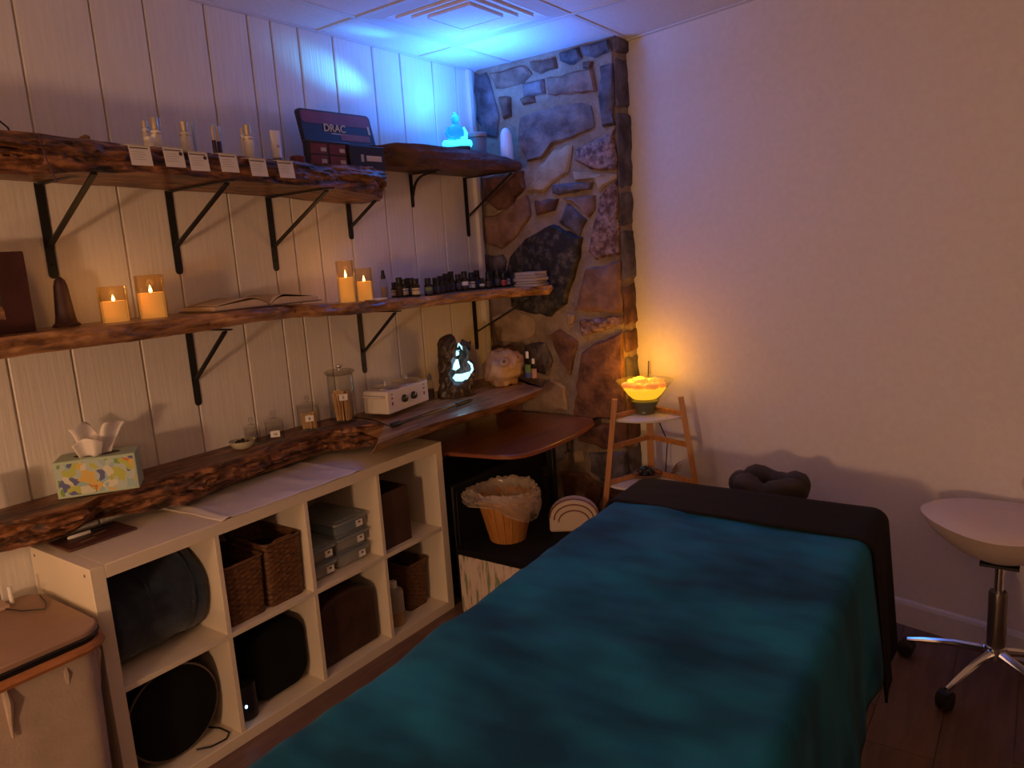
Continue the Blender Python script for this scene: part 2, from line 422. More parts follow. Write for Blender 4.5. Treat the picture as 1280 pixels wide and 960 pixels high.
# ================================================================== SHELVES
def slab(stations, name, m, nzamp=.010, seed=0, fine=90, edge=1.0, rough=1.0):
    """live-edge slab; stations = (y, x_back, x_front_top, x_front_bottom, z_top, z_bottom_back, z_bottom_front)"""
    st = sorted(q if len(q) > 6 else (*q, q[5]) for q in stations); y0, y1 = st[0][0], st[-1][0]
    def interp(y):
        for a, b in zip(st[:-1], st[1:]):
            if a[0] <= y <= b[0]:
                t = (y - a[0]) / (b[0] - a[0] + 1e-9); t = t * t * (3 - 2 * t)
                return [p + (q - p) * t for p, q in zip(a, b)]
        return list(st[-1])
    K = 40
    def fn(u, v):
        y = y0 + (y1 - y0) * v; _, xb, xt, xf, zt, zr, zb = interp(y)
        i = round(u * K) % K
        if i <= 7: x, z, w = xb + (xt - xb) * i / 7, zt, (0 if i < 6 else .35)
        elif i <= 28:
            t = (i - 7) / 21; x = xt + (xf - xt) * t; z = zt + (zb - zt) * t
            w = math.sin(PI * min(1, max(0, t))) * .8 + .35
            x += edge * .012 * math.sin(PI * t)
        elif i <= 36: t = (i - 28) / 8; x, z, w = xf + (xb - xf) * t, zb + (zr - zb) * t, (.25 if t < .9 else 0)
        else: t = (i - 36) / 4; x, z, w = xb, zr + (zt - zr) * t, 0
        rg = abs(nz3(y * 6 + 2 * nz3(y * 3, z * 8, 4, seed), z * 55, 3, seed)) - .25
        dx = nzamp * w * (1.5 * nz3(y * 5, z * 9, 0, seed) + 1.1 * nz3(y * 15, z * 40, 2, seed) + rough * 2.4 * rg + .6 * nz3(y * 60, z * 90, 5, seed))
        dz = nzamp * w * .5 * (nz3(y * 9, x * 9, 7, seed) + .7 * nz3(y * 30, x * 20, 8, seed)) if 6 <= i <= 30 else 0
        return (max(x + dx, .001), y, z + dz)
    s = M().grid(fn, K, fine, wu=True)
    s.f += [tuple(range(K))[::-1], tuple(range((fine - 1) * K, fine * K))]
    return s.obj(name, m, ang=50)
ZU = lambda y: 1.850 - .028 * y                 # underside of the upper slab
tag(slab([(-.42,.012,.34,.36,1.938,ZU(-.42),1.812),(0,.012,.33,.355,1.930,ZU(0),1.818),(.2,.012,.325,.36,1.926,ZU(.2),1.834),(.35,.012,.315,.35,1.922,ZU(.35)),(.7,.012,.31,.345,1.914,ZU(.7)),(1.03,.012,.315,.34,1.908,ZU(1.03)),
  (1.25,.012,.31,.33,1.912,1.806),(1.38,.012,.27,.26,1.908,1.800),(1.50,.012,.15,.13,1.90,1.80),(1.56,.012,.06,.05,1.89,1.815)],'wall_shelf',M_slab,.013,1,fine=260),
  'thick rough bark-edged wooden shelf at the top of the panelled wall, hung with paper cards', 'shelf')
tag(slab([(1.42,.012,.20,.13,2.018,1.955),(1.58,.012,.20,.13,2.040,1.950),(1.73,.012,.20,.165,2.046,1.948),(1.9,.012,.20,.195,2.045,1.947),(2.08,.012,.235,.255,2.036,1.947),(2.2,.012,.29,.305,2.012,1.947),(2.29,.012,.325,.325,1.990,1.947),(2.335,.012,.29,.28,1.985,1.95)],
  'wall_shelf',M_slab3,.006,2,fine=140,rough=.3), 'reddish wooden shelf in the upper corner under the blue glowing figure', 'shelf')
def ZS(y): return 2.0455 if y < 1.95 else 2.0455 - (y - 1.95) * .08 if y < 2.08 else 2.035 - (y - 2.08) * .2
ZM = lambda y: 1.413 - .022 * max(0, min(1, (y - .75) / .5)) - .012 * max(0, min(1, (y - 1.1) / .6)) - .006 * max(0, min(1, y - 1.6))
xs_m = [(-.42,.26),(0,.26),(.25,.27),(.5,.25),(.75,.27),(.9,.22),(1.02,.26),(1.15,.30),(1.3,.24),(1.45,.25),(1.75,.26),(2.0,.29),(2.12,.34),(2.22,.41),(2.29,.47),(2.335,.44)]
tag(slab([(y,.012,x,x - .015,ZM(y),ZM(y) - (.056 if y < .7 else .046)) for y, x in xs_m],'wall_shelf',M_slab2,.011,3,fine=260,rough=.45),
  'middle wooden shelf with knotty wavy edge holding candles, open book and small bottles', 'shelf')
tag(slab([(-.5,.002,.15,.06,.900,.80),(-.11,.002,.165,.07,.900,.795),(.02,.002,.21,.10,.900,.79),(.09,.002,.215,.09,.900,.79),(.17,.002,.172,.07,.900,.80),(.36,.002,.18,.145,.900,.79),(.45,.002,.19,.165,.900,.785),(.54,.002,.222,.14,.900,.785),
  (.70,.002,.20,.11,.900,.785),(.80,.002,.17,.09,.900,.785),(.94,.002,.185,.09,.900,.785),(1.08,.002,.19,.10,.900,.79),(1.16,.002,.26,.20,.900,.795),(1.215,.002,.29,.25,.898,.80),(1.24,.002,.285,.26,.89,.81)],'wall_shelf',M_slab,.015,4,fine=260),
  'dark gnarled wooden shelf just above the white cube unit, holding tissue box and glass jars', 'shelf')
s2 = M()
def s2f(u, v):
    K = 26; i = round(u * K) % K
    t = v; yb = 1.262 + (2.345 - 1.262) * t
    xf = .50 - .02 * math.sin(t * 7) + .01 * t; yf = 1.0 + (2.19 - 1.0) * t
    if t > .94: xf -= (t - .94) * 2.4
    zt, zb = .885, .835
    def top(q):  # q 0 back .. 1 front
        return Vector((.002 + (xf - .002) * q, yb + (yf - yb) * max(0, (q - .55) / .45) ** 1.0, zt))
    if i <= 9: p = top(i / 9); w = 0 if i < 8 else .3
    elif i <= 15: p = top(1); k = (i - 9) / 6; p.z = zt + (zb - zt) * k; p.x -= .05 * k; w = .8
    elif i <= 22: p = top(1 - (i - 15) / 7); p.z = zb; p.x = max(.002, p.x - .05 * (1 - (i - 15) / 7)); w = 0
    else: p = top(0); p.z = zb + (zt - zb) * (i - 22) / 4; w = 0
    endw = 1 if v < .02 else 0
    p.x += .010 * w * (nz3(p.y * 9, p.z * 20, 0, 6) + .8 * nz3(p.y * 28, p.z * 40, 0, 6))
    if endw and i > 6: p.y += .012 * nz3(p.x * 30, p.z * 40, 3)
    return tuple(p)
s2.grid(s2f, 26, 90, wu=True); s2.f += [tuple(range(26))[::-1], tuple(range(89 * 26, 90 * 26))]
tag(s2.obj('wall_shelf', M_slab2, ang=50), 'smooth brown wooden shelf running into the stone corner under the wax warmer', 'shelf')

def make_bracket(name, label, y, ztop, leg, arm, curved=False, w=.026):
    t = thing(name, label, 'bracket', (0, y, ztop), 0, 'black shelf brackets')
    pts = [(-w / 2, 0), (w / 2, 0)] + [(w / 2 * math.cos(a), -leg + w / 2 + w / 2 * math.sin(a)) for a in [-PI * k / 6 for k in range(7)]]
    M().prism(pts, .001, .007, lambda p: Vector((p.z, p.x, p.y))).obj('wall_leg', M_iron, t)
    M().box((arm / 2, 0, -.003), (arm, w * .8, .005)).obj('arm', M_iron, t)
    a, b = Vector((.010, 0, -leg * .66)), Vector((arm - .03, 0, -.010))
    if curved: pth = [a.lerp(b, k / 8) + Vector((-.030, 0, .030)) * math.sin(PI * k / 8) for k in range(9)]
    else: pth = [a, b]
    dd = (b - a).normalized(); nn = Vector((-dd.z, 0, dd.x)) * .004
    s = M()
    for p, q in zip(pth[:-1], pth[1:]):
        e = (q - p).normalized(); nn = Vector((-e.z, 0, e.x)) * .003; wv = Vector((0, w * .33, 0))
        vs = [p - nn - wv, p - nn + wv, p + nn + wv, p + nn - wv, q - nn - wv, q - nn + wv, q + nn + wv, q + nn - wv]
        s.add(vs, [(0,1,2,3),(7,6,5,4),(0,4,5,1),(1,5,6,2),(2,6,7,3),(3,7,4,0)])
    s.obj('strut', M_iron, t)
    for zz in (-leg * .12, -leg * .86): M().lathe([(.0045, 0), (.004, .002), (.001, .003)], (.007, 0, zz), 8, Matrix.Rotation(PI / 2, 3, 'Y')).obj('screw', M_iron, t)
    return t
un = ['first', 'second', 'third', 'fourth']
for k, y in enumerate((.202, .612, 1.02, 1.43)):
    make_bracket('shelf_bracket', 'black iron bracket under the top bark-edged shelf, %s from the left end' % un[k], y, ZU(y) - .002 + (.0 if k < 3 else .0), .285 if k < 3 else .16, .375 if k < 3 else .20)
make_bracket('shelf_bracket', 'small curved black bracket under the middle of the upper corner shelf', 1.84, 1.944, .155, .19, True, .02)
make_bracket('shelf_bracket', 'black bracket under the upper corner shelf, beside the stone column', 2.25, 1.944, .30, .33, False, .022)
for k, y in enumerate((-.2, .614, 1.43, 2.25)):
    if k: make_bracket('shelf_bracket', ['', 'black iron bracket under the middle shelf below the open book', 'black iron bracket under the middle shelf above the wax warmer', 'black iron bracket under the middle shelf beside the stone column'][k], y, ZM(y) - (.058 if k == 1 else .048), .28, .255 if k < 3 else .40)
make_bracket('shelf_bracket', 'short black bracket under the lowest shelf end near the stone column', 2.12, .834, .12, .36, False, .022)

# ================================================================== CUBE SHELVING UNIT
K0 = .012
ku = thing('cube_shelf', 'low white eight-compartment cube shelving unit against the panelled wall', 'shelving unit', (0, 0, 0))
c_, ti, to = .335, .0165, .04
def kbox(name, a, b, bev=.0012):
    a = Vector(a); b = Vector(b); return M().box((a + b) / 2, b - a).obj(name, M_white, ku, bevel=bev, seg=1)
kbox('side_panel', (K0, 0, 0), (.39, to, .7665)); kbox('side_panel', (K0, 1.43, 0), (.39, 1.47, .7665))
kbox('top_panel', (K0, to + .0006, .7265), (.39, 1.4294, .7665)); kbox('bottom_panel', (K0, to + .0006, 0), (.39, 1.4294, .04))
for k in range(1, 4): y = to + k * c_ + (k - 1) * ti; kbox('divider', (K0, y, .0402), (.388, y + ti, .7263), .0008)
for k in range(4): y = to + k * (c_ + ti); kbox('shelf_board', (K0, y + .0004, .375), (.388, y + c_ - .0004, .3915), .0008)
for xx in (.04, .355): M().lathe([(.005, 0), (.004, .001)], (xx, -.0002, .742), 10, Matrix.Rotation(PI / 2, 3, 'X')).obj('cam_cap', mat('cam_cap', (.20, .12, .06), .5), ku)
cy = lambda i: to + i * (c_ + ti)
ZT, ZB = .3917, .0402
# compartment 1 top: rolled navy blanket
M_navy = mat('navy_fleece', (.006, .012, .030), .95, col2=(.018, .032, .062), scale=18, bump=.6, bscale=60, sheen=.25)
yc, zc = cy(0) + .168, ZT
def roll_fn(u, v):
    a = 2 * PI * u; x = .010 + .318 * v; e = 1.0
    if v > .90: e = .86 + .14 * math.sqrt(max(.0, 1 - ((v - .90) / .10) ** 2))
    if v < .05: e = .8
    q = 1 + .05 * nz3(x * 5, math.cos(a) * 1.4, math.sin(a) * 1.4) + .012 * math.sin(x * 60 + 3 * math.sin(a))
    y, z = .140 * q * e * math.cos(a), .142 * q * e * math.sin(a)
    return (.20 + y, cy(0) + x, zc + max(.002, .144 + z))
rb = M().grid(roll_fn, 48, 34, wu=True); rb.f += [tuple(range(48))[::-1], tuple(range(33 * 48, 34 * 48))]
rb = tag(rb.obj('rolled_blanket', M_navy, ang=80), 'navy blue fleece blanket rolled up in the upper left compartment', 'blanket')
for k, x_ in enumerate((.13, .27)):
    M().tube([(.20 + .139 * math.cos(a), cy(0) + x_ + .01 * math.sin(a * 2), zc + .146 + .141 * math.sin(a)) for a in [-1.2 + 3.2 * q / 30 for q in range(31)]], .005, 6).obj('fold', M_navy, rb)
# compartment 1 bottom: round black bag with pale piping
t = thing('round_case', 'large round black case with pale piping in the lower left compartment', 'case', (0, cy(0) + .165, ZB + .003))
mxx = Matrix.Rotation(PI / 2, 3, 'Y')
M().lathe([(.10, .04), (.138, .045), (.148, .06), (.150, .10), (.150, .29), (.146, .315), (.132, .325), (.06, .33)], (0, 0, .150), 40, mxx).obj('body', M_blackcloth, t)
M().tube([(.312, .149 * math.cos(2 * PI * k / 40), .150 + .149 * math.sin(2 * PI * k / 40)) for k in range(40)], .0035, 6, True).obj('piping', mat('grey_piping', (.16, .12, .10), .6), t)
tag(M().tube([(.335, .245, ZB + .004), (.365, .28, ZB + .004), (.372, .33, ZB + .004), (.35, .355, ZB + .004), (.30, .352, ZB + .004), (.25, .33, ZB + .004)], .003).obj('cable', M_black), 'black cord looped in front of the round black case', 'cable')
# wicker baskets
M_wick = mat('wicker', (.055, .022, .008), .6, col2=(.20, .085, .03), scale=40, stretch=(1, 1, 4))
def basket(label, loc, w, dpt, h, rz=0, taper=.93):
    t = thing('wicker_basket', label, 'basket', loc, rz, 'wicker baskets in the cube unit')
    out = rr(dpt, w, .02, 4); n_ = 96
    # resample outline
    P = []; L_ = 0; seg = []
    for i in range(len(out)):
        a, b = Vector(out[i]), Vector(out[(i + 1) % len(out)]); seg.append((a, b, L_, (b - a).length)); L_ += (b - a).length
    rows = max(8, int(h / .009))
    def pt(q):
        dd = (q % 1) * L_
        for a, b, l0, l in seg:
            if l0 <= dd <= l0 + l: return a.lerp(b, (dd - l0) / l)
        return seg[-1][1]
    base = [pt(i / n_) for i in range(n_)]; s = M(); vs = []; R2 = rows * 2
    for j in range(R2 + 1):
        row = j // 2
        for i in range(n_):
            p = base[i]; k = taper + (1 - taper) * j / R2
            off = .0022 * (1 if (i // 3 + row) % 2 else -1) if j % 2 else -.001
            e = p.normalized() * off; vs.append((p.x * k + e.x, p.y * k + e.y, h * j / R2))
    fs = [(j * n_ + i, j * n_ + (i + 1) % n_, (j + 1) * n_ + (i + 1) % n_, (j + 1) * n_ + i) for j in range(R2) for i in range(n_)]
    fs.append(tuple(range(n_))[::-1])
    s.add(vs, fs).obj('woven_body', M_wick, t, ang=60, fix=False)
    M().tube([(p.x, p.y, h) for p in base[::3]], .006, 6, True).obj('rim', M_wick, t)
    M().prism([(p.x * .96, p.y * .96) for p in base[::4]], h * .72, h * .74).obj('lining', mat('basket_dark', (.02, .009, .004), .9), t)
    return t
b1 = basket('left of the two dark wicker baskets sharing the compartment beside the navy blanket', (.245, cy(1) + .087, ZT), .155, .24, .205)
b2 = basket('right of the two dark wicker baskets in the compartment beside the clear boxes', (.245, cy(1) + .250, ZT), .155, .24, .225)
M().tube([(.118, -.045, .225), (.119, -.03, .232), (.119, .03, .232), (.118, .045, .225)], .005).obj('handle', M_wick, b2)
basket('small wicker basket beside the clear plastic bottle in the lower right compartment', (.20, cy(3) + .245, ZB), .125, .22, .205)
# compartment 2 bottom: black speaker-like case + cylinder with led
t = thing('black_case', 'soft rounded black case in the lower compartment under the wicker baskets', 'case', (.19, cy(1) + .205, ZB))
M().prism(rr(.24, .25, .07, 6, 0, .135), -.14, .14, lambda p: Vector((p.z, p.x, p.y))).obj('body', M_blackcloth, t, bevel=.02, seg=3)
M().tube([(.118, x_, z_) for x_, z_ in rr(.20, .21, .06, 6, 0, .135)], .003, 6, True).obj('seam', M_black, t)
t = thing('mini_speaker', 'small black cylinder speaker with a lit blue dot, beside the soft black case', 'speaker', (.315, cy(1) + .055, ZB))
M().lathe([(.036, 0), (.040, .004), (.040, .115), (.037, .122), (.02, .124)], n=24).obj('body', M_black, t)
M().tube([(.0405 * math.cos(a), .0405 * math.sin(a), .03) for a in [2 * PI * k / 24 for k in range(24)]], .0012, 6, True).obj('seam', M_iron, t)
M().ball((.0408 * math.cos(-.5), .0408 * math.sin(-.5), .055), (.0035, .0045, .006), 10, 6).obj('led', mat('led_blue', (.2, .5, 1), .5, emit=(.35, .65, 1), estr=9), t)
# compartment 3 top: clear storage boxes
M_clear = frost('clear_plastic', (.40, .40, .38), .58)
M_bluec = mat('blue_content', (.10, .25, .38), .7); M_palec = mat('pale_content', (.48, .44, .40), .8)
def clear_box(label, loc, w, dpt, h, fill):
    t = thing('storage_box', label, 'storage box', loc, 0, 'clear storage boxes in the cube unit')
    s = M(); o_ = rr(dpt, w, .012, 3); i_ = rr(dpt * .94, w * .94, .012, 3); n_ = len(o_); hh = h - .014
    s.add([(x * .94, y * .94, .001) for x, y in i_] + [(x, y, hh) for x, y in i_], [tuple(range(n_))[::-1]] + [(i, (i + 1) % n_, n_ + (i + 1) % n_, n_ + i) for i in range(n_)])
    s.obj('tub', M_clear, t)
    M().prism([(x * .86, y * .86) for x, y in i_], .004, hh * .7).obj('filling', fill, t)
    M().prism(o_, hh, h - .004).prism([(x * .86, y * .86) for x, y in o_], h - .004, h - .0005).obj('lid', frost('clear_plastic_lid', (.34, .38, .40), .40), t)
    lb = M().box((dpt * .475 + .003, w * .22, h * .45), (.001, .034, h * .42)).obj('label', M_label, t)
    M().box((dpt * .475 + .0038, w * .22, h * .52), (.0006, .012, h * .12)).obj('print', M_print, lb)
    return t
h5 = .062
for k in range(3): clear_box(['bottom', 'middle', 'topmost'][k] + ' clear storage box of the taller stack beside the brown carton', (.20, cy(2) + .235, ZT + .0005 + k * (h5 + .001)), .17, .28, h5, M_bluec if k == 2 else M_palec)
for k in range(2): clear_box(['lower', 'upper'][k] + ' clear storage box of the shorter stack beside the wicker baskets', (.205, cy(2) + .075, ZT + .0005 + k * (h5 + .001)), .14, .28, h5, M_palec)
# compartment 3 bottom: brown rounded case
t = thing('brown_case', 'brown case with rounded top in the lower compartment under the clear boxes', 'case', (.19, cy(2) + .165, ZB))
o_ = [(-.15, 0), (.15, 0), (.15, .19)] + [(.15 * math.cos(a), .19 + .075 * math.sin(a)) for a in [PI * k / 12 for k in range(1, 12)]] + [(-.15, .19)]
M_brown = mat('brown_leather', (.035, .014, .007), .55, col2=(.060, .025, .012), scale=14, bump=.2, bscale=90)
M().prism(o_, -.15, .15, lambda p: Vector((p.z, p.x, p.y))).obj('body', M_brown, t, bevel=.012, seg=3)
M().tube([(.10, x * 1.004, z_ * 1.004 + .001) for x, z_ in o_[1:]], .003, 6).obj('zip', M_iron, t)
# compartment 4 top: brown carton, open
t = thing('open_carton', 'tall open-topped brown carton in the upper right compartment', 'box', (.215, cy(3) + .100, ZT))
M_cart = mat('brown_carton', (.055, .024, .012), .7, col2=(.075, .033, .017), scale=6)
s = M(); w_, d_, h_ = .165, .28, .235
for c2, dd in (((0, -w_ / 2 + .002, h_ / 2), (d_, .004, h_)), ((0, w_ / 2 - .002, h_ / 2), (d_, .004, h_)), ((-d_ / 2 + .002, 0, h_ / 2), (.004, w_ - .008, h_)), ((d_ / 2 - .002, 0, h_ / 2), (.004, w_ - .008, h_)), ((0, 0, .003), (d_ - .008, w_ - .008, .006))): s.box(c2, dd)
s.obj('carton_body', M_cart, t, smooth=False)
M().box((0, 0, h_ * .62), (d_ - .01, w_ - .01, .1)).obj('filling', M_black, t, bevel=.01)  # black block makes the open carton's interior dark
# compartment 4 bottom: bottle
t = thing('plastic_bottle', 'translucent plastic bottle with white cap beside the small wicker basket', 'bottle', (.315, cy(3) + .085, ZB))
M().lathe([(.036, 0), (.040, .004), (.040, .135), (.036, .150), (.020, .160), (.015, .162)], n=24).obj('body', mat('milky_plastic', (.42, .36, .28), .35, trans=.25), t)
M().lathe([(.041, .002), (.0412, .06)], n=24, capb=False, capt=False).obj('liquid', mat('amber_liquid', (.34, .22, .10), .4), t)
M().lathe([(.017, .160), (.017, .185), (.014, .188)], n=20).obj('cap', M_label, t)

# things lying on the unit
M_cloth = mat('white_satin', (.74, .66, .58), .45)
def runner(u, v):
    x = .06 + .333 * u; y = .405 + .60 * v - .02 * (1 - u)
    return (x, y, .7675 + .0015 + .006 * max(0, nz3(x * 9, y * 14, 0, 4)) + .006 * math.exp(-((y - .43) / .012) ** 2) + .004 * math.exp(-((y - .98) / .01) ** 2))
tag(M().grid(runner, 30, 60).obj('table_runner', M_cloth, solid=.001), 'creased white satin cloth laid across the top of the white cube unit', 'cloth')
t = thing('tray_board', 'dark wooden board with pale inlay on the near end of the white cube unit', 'board', (.128, .135, .767), rad(1))
M().box((0, 0, .004), (.14, .205, .007)).obj('board', M_slab3, t, bevel=.002)
for k, (x, y, l, w) in enumerate([(.03, -.03, .05, .006), (.0, .02, .04, .005), (-.03, -.02, .03, .004)]): M().box((x, y, .0078), (w, l, .0006), rz=.2).obj('inlay', mat('inlay', (.4, .25, .14), .5), t)
t = thing('marker_pen', 'white marker pen with black cap lying on the dark wooden board', 'pen', (.10, .13, .7788), rad(88))
mxp = Matrix.Rotation(PI / 2, 3, 'Y')
M().lathe([(.003, -.055), (.0055, -.05), (.006, .01), (.005, .012)], n=12, mx=mxp).obj('barrel', M_label, t)
M().lathe([(.0065, .01), (.0068, .045), (.005, .06), (.003, .075)], n=12, mx=mxp).obj('cap', M_black, t)

# ================================================================== LOW SHELF THINGS (z .900 / .885)
ZL, ZR = .9015, .8862
M_box = None
m = bpy.data.materials.new('tissue_print'); MATS['tissue_print'] = m; m.use_nodes = True
N = m.node_tree.nodes; L = m.node_tree.links; bs = N['Principled BSDF']; bs.inputs['Roughness'].default_value = .5
tc = N.new('ShaderNodeTexCoord'); vo = N.new('ShaderNodeTexVoronoi'); vo.inputs['Scale'].default_value = 42; vo.inputs['Randomness'].default_value = 1
nzn = N.new('ShaderNodeTexNoise'); nzn.inputs['Scale'].default_value = 14; ad = N.new('ShaderNodeVectorMath'); ad.operation = 'MULTIPLY_ADD'
ad.inputs[1].default_value = (.11, .11, .11); L.new(nzn.outputs['Color'], ad.inputs[0]); L.new(tc.outputs['Object'], ad.inputs[2]); L.new(tc.outputs['Object'], nzn.inputs[0])
L.new(ad.outputs[0], vo.inputs['Vector']); cr = N.new('ShaderNodeValToRGB'); cr.color_ramp.interpolation = 'CONSTANT'
sep = N.new('ShaderNodeSeparateColor'); L.new(vo.outputs['Color'], sep.inputs[0]); L.new(sep.outputs[0], cr.inputs[0])
e = cr.color_ramp.elements; e[0].color = (.42, .50, .46, 1); e[1].position = .28; e[1].color = (.42, .46, .07, 1)
for p, c2 in ((.42, (.62, .60, .46)), (.55, (.09, .10, .26)), (.65, (.62, .42, .09)), (.75, (.30, .44, .44)), (.86, (.16, .30, .05)), (.94, (.55, .16, .05))):
    q = e.new(p); q.color = (*c2, 1)
L.new(cr.outputs[0], bs.inputs['Base Color'])
pa, pb = at(70, 622, 'z', .908), at(172, 607, 'z', .908); dv = (pb - pa); ang = math.atan2(dv.y, dv.x) - PI / 2
dn = Vector((-dv.y, dv.x, 0)).normalized()
cpt = (pa + pb) / 2 + dn * .055 + Vector((.012, 0, 0)); cpt.z = .9018
t = thing('tissue_box', 'colourful patterned tissue box with a white tissue pulled up', 'tissue box', cpt, ang)
lw_ = dv.length
M().box((0, 0, .057), (.108, lw_, .114)).obj('carton', mat('tissue_green', (.40, .50, .36), .5), t, bevel=.003)
M().box((.0545, 0, .057), (.0008, lw_ - .014, .098)).obj('print', m, t); M().box((0, -lw_ / 2 - .0004, .057), (.094, .0008, .098)).obj('print', m, t)
M().prism([(.028 * math.cos(a), .065 * math.sin(a)) for a in [2 * PI * k / 20 for k in range(20)]], .1140, .1148).obj('opening', mat('dark_slot', (.06, .03, .03), .8), t)
def tis(u, v):
    a = (u - .5) * 2; w = .038 + .018 * v + .02 * v * v; y = a * w + .012 * v
    x = .018 * math.sin(a * 5) * (.4 + v) - .01 * v; z = .112 + .105 * v * (1 - .42 * math.exp(-((a + .05) / .25) ** 2) - .15 * a * a)
    return (x, y, z + .008 * nz3(a * 3, v * 3, 0))
M().grid(tis, 26, 14).obj('tissue', mat('tissue_paper', (.80, .74, .70), .9), t, solid=.0008, ang=80)
def tis2(u, v):
    a = (u - .5) * 2; return (.022 + .02 * v + .01 * math.sin(a * 4), a * (.03 + .012 * v) - .012, .113 + .06 * v * (1 - .3 * a * a))
M().grid(tis2, 16, 8).obj('tissue', MATS['tissue_paper'], t, solid=.0008, ang=80)
# bowl with dark herbs
p = at(306, 561, 'z', ZL)
t = thing('small_bowl', 'small pale bowl of dark pieces on the dark gnarled shelf', 'bowl', (p.x - .01, p.y + .0, ZL))
M().lathe([(.018, 0), (.030, .004), (.042, .018), (.047, .032), (.045, .032), (.039, .019), (.028, .008)], n=28).obj('body', mat('pale_ceramic', (.55, .50, .36), .35), t)
for k in range(9): M().ball((.02 * math.cos(k * 2.4) * (k % 3) / 1.6, .02 * math.sin(k * 2.4) * (k % 3) / 1.6, .026 + .003 * (k % 2)), (.010, .008, .006), 8, 6, nz=.5, seed=k).obj('piece', mat('dark_herb', (.03, .018, .012), .8), t)
# glass jars
M_wood = mat('pale_stick', (.66, .42, .21), .6, col2=(.76, .52, .28), scale=20)
M_cork = mat('jar_fill', (.42, .30, .20), .8, col2=(.55, .40, .28), scale=40)
def jar(label, loc, r, h, lid='dome', lab=None, fill=None):
    t = thing('glass_jar', label, 'jar', loc, 0, 'glass jars on the low shelf')
    M().lathe([(r * .9, 0), (r, .004), (r, h * .92), (r * .93, h), (r * .89, h), (r * .955, h * .91), (r * .955, .008), (r * .8, .005)], n=28).obj('body', M_glass, t)
    if lid == 'dome':
        M().lathe([(r * 1.02, h), (r * 1.0, h + .006), (r * .5, h + .014), (.006, h + .017), (.005, h + .022), (.011, h + .030), (.009, h + .040), (.003, h + .043)], n=28).obj('lid', M_glass, t)
    elif lid == 'disc':
        ld = M().lathe([(r * 1.0, h - .006), (r * 1.0, h), (r * 1.13, h + .001), (r * 1.13, h + .008), (r * 1.0, h + .012), (.004, h + .013)], n=32).obj('lid', glass('milky_glass', (.80, .78, .74), .15, .35), t)
        M().lathe([(.007, h + .012), (.006, h + .020), (.016, h + .027), (.015, h + .034), (.004, h + .038)], n=20).obj('lid_knob', M_chrome, ld)
    if lab:
        txt, zc_, w_, hh = lab; aa = -.62
        mx = Matrix.Rotation(aa, 3, 'Z')
        lb = M().box(mx @ Vector((r + .0012, 0, zc_)), (.0012, w_, hh), mx=mx).obj('label', M_label, t)
        if txt: letters(txt, M_print, lb, hh * .6, mx @ Vector((r + .0022, 0, zc_ - hh * .22)), (PI / 2, 0, PI / 2 + aa), align='CENTER')
    return t
p1 = at(330, 557, 'z', ZL); jar('plain small glass jar with no label beside the pale bowl', (.085, p1.y + .0, ZL), .028, .062)
p2 = at(348, 552, 'z', ZL); jar('small lidded glass jar with white label, left of the jar of short sticks', (.135, p2.y + .0, ZL), .034, .075, 'dome', ('16', .036, .034, .024))
p3 = at(390, 541, 'z', ZL); j3 = jar('middle-sized lidded glass jar filled with short wooden pieces', (.115, p3.y + .03, ZL), .044, .098, 'dome', ('8', .056, .032, .024))
p4 = at(432, 528, 'z', ZL); j4 = jar('tall glass canister of wooden spatula sticks with a milky disc lid', (.135, p4.y + .01, ZL), .054, .205, 'disc', ('2', .112, .034, .026))
random.seed(3)
for jj, n_, l_, r_ in ((j3, 14, .066, .03), (j4, 34, .122, .040)):
    for k in range(n_):
        a = random.uniform(0, 2 * PI); q = r_ * math.sqrt(random.random()); tilt = random.uniform(-.16, .16); tl2 = random.uniform(-.16, .16)
        hl = l_ * random.uniform(.85, 1.05); mx = Matrix.Rotation(a, 3, 'Z') @ Matrix.Rotation(tilt * .6, 3, 'X') @ Matrix.Rotation(tl2 * .5, 3, 'Y')
        s = M(); s.prism(rr(.014, hl, .0065, 3), -.0009, .0009, lambda p, mx=mx, a=a, q=q, hl=hl: mx @ Vector((p.x, p.z, p.y)) + Vector((q * math.cos(a) * .8, q * math.sin(a) * .8, hl / 2 + .008)))
        s.obj('stick', M_wood, jj, smooth=False)
random.seed(11)
# wax warmer
qa, qb = at(487, 524, 'z', ZR), at(537, 505, 'z', ZR); dv = qb - qa; ang = math.atan2(dv.y, dv.x) - PI / 2; dn = Vector((-dv.y, dv.x, 0)).normalized()
wl_ = dv.length; c0 = (qa + qb) / 2 + dn * .065; c0.z = ZL
t = thing('wax_warmer', 'white double wax warmer with two black dials and metal lids', 'wax warmer', c0, ang)
M_enam = mat('cream_enamel', (.74, .66, .58), .35)
M().box((0, 0, .052), (.13, wl_, .098)).obj('housing', M_enam, t, bevel=.006, seg=3)
for y in (-wl_ * .25, wl_ * .25):
    ld = M().lathe([(.064, .101), (.066, .104), (.066, .109), (.058, .113), (.02, .117), (.003, .118)], (0, y, 0), 30).obj('lid', mat('brushed_steel', (.70, .66, .60), .3, metal=1), t)
    M().lathe([(.006, .116), (.005, .122), (.011, .127), (.009, .132), (.003, .134)], (0, y, 0), 16).obj('lid_knob', M_chrome, ld)
mxx = Matrix.Rotation(PI / 2, 3, 'Y')
for y in (-.035, .035):
    k_ = M().lathe([(.017, 0), (.017, .006), (.014, .014), (.011, .015)], (.065, y - .004, .052), 20, mxx).obj('dial', M_black, t)
    M().box((.0805, y - .004, .060), (.001, .002, .012)).obj('dial_mark', M_label, k_)
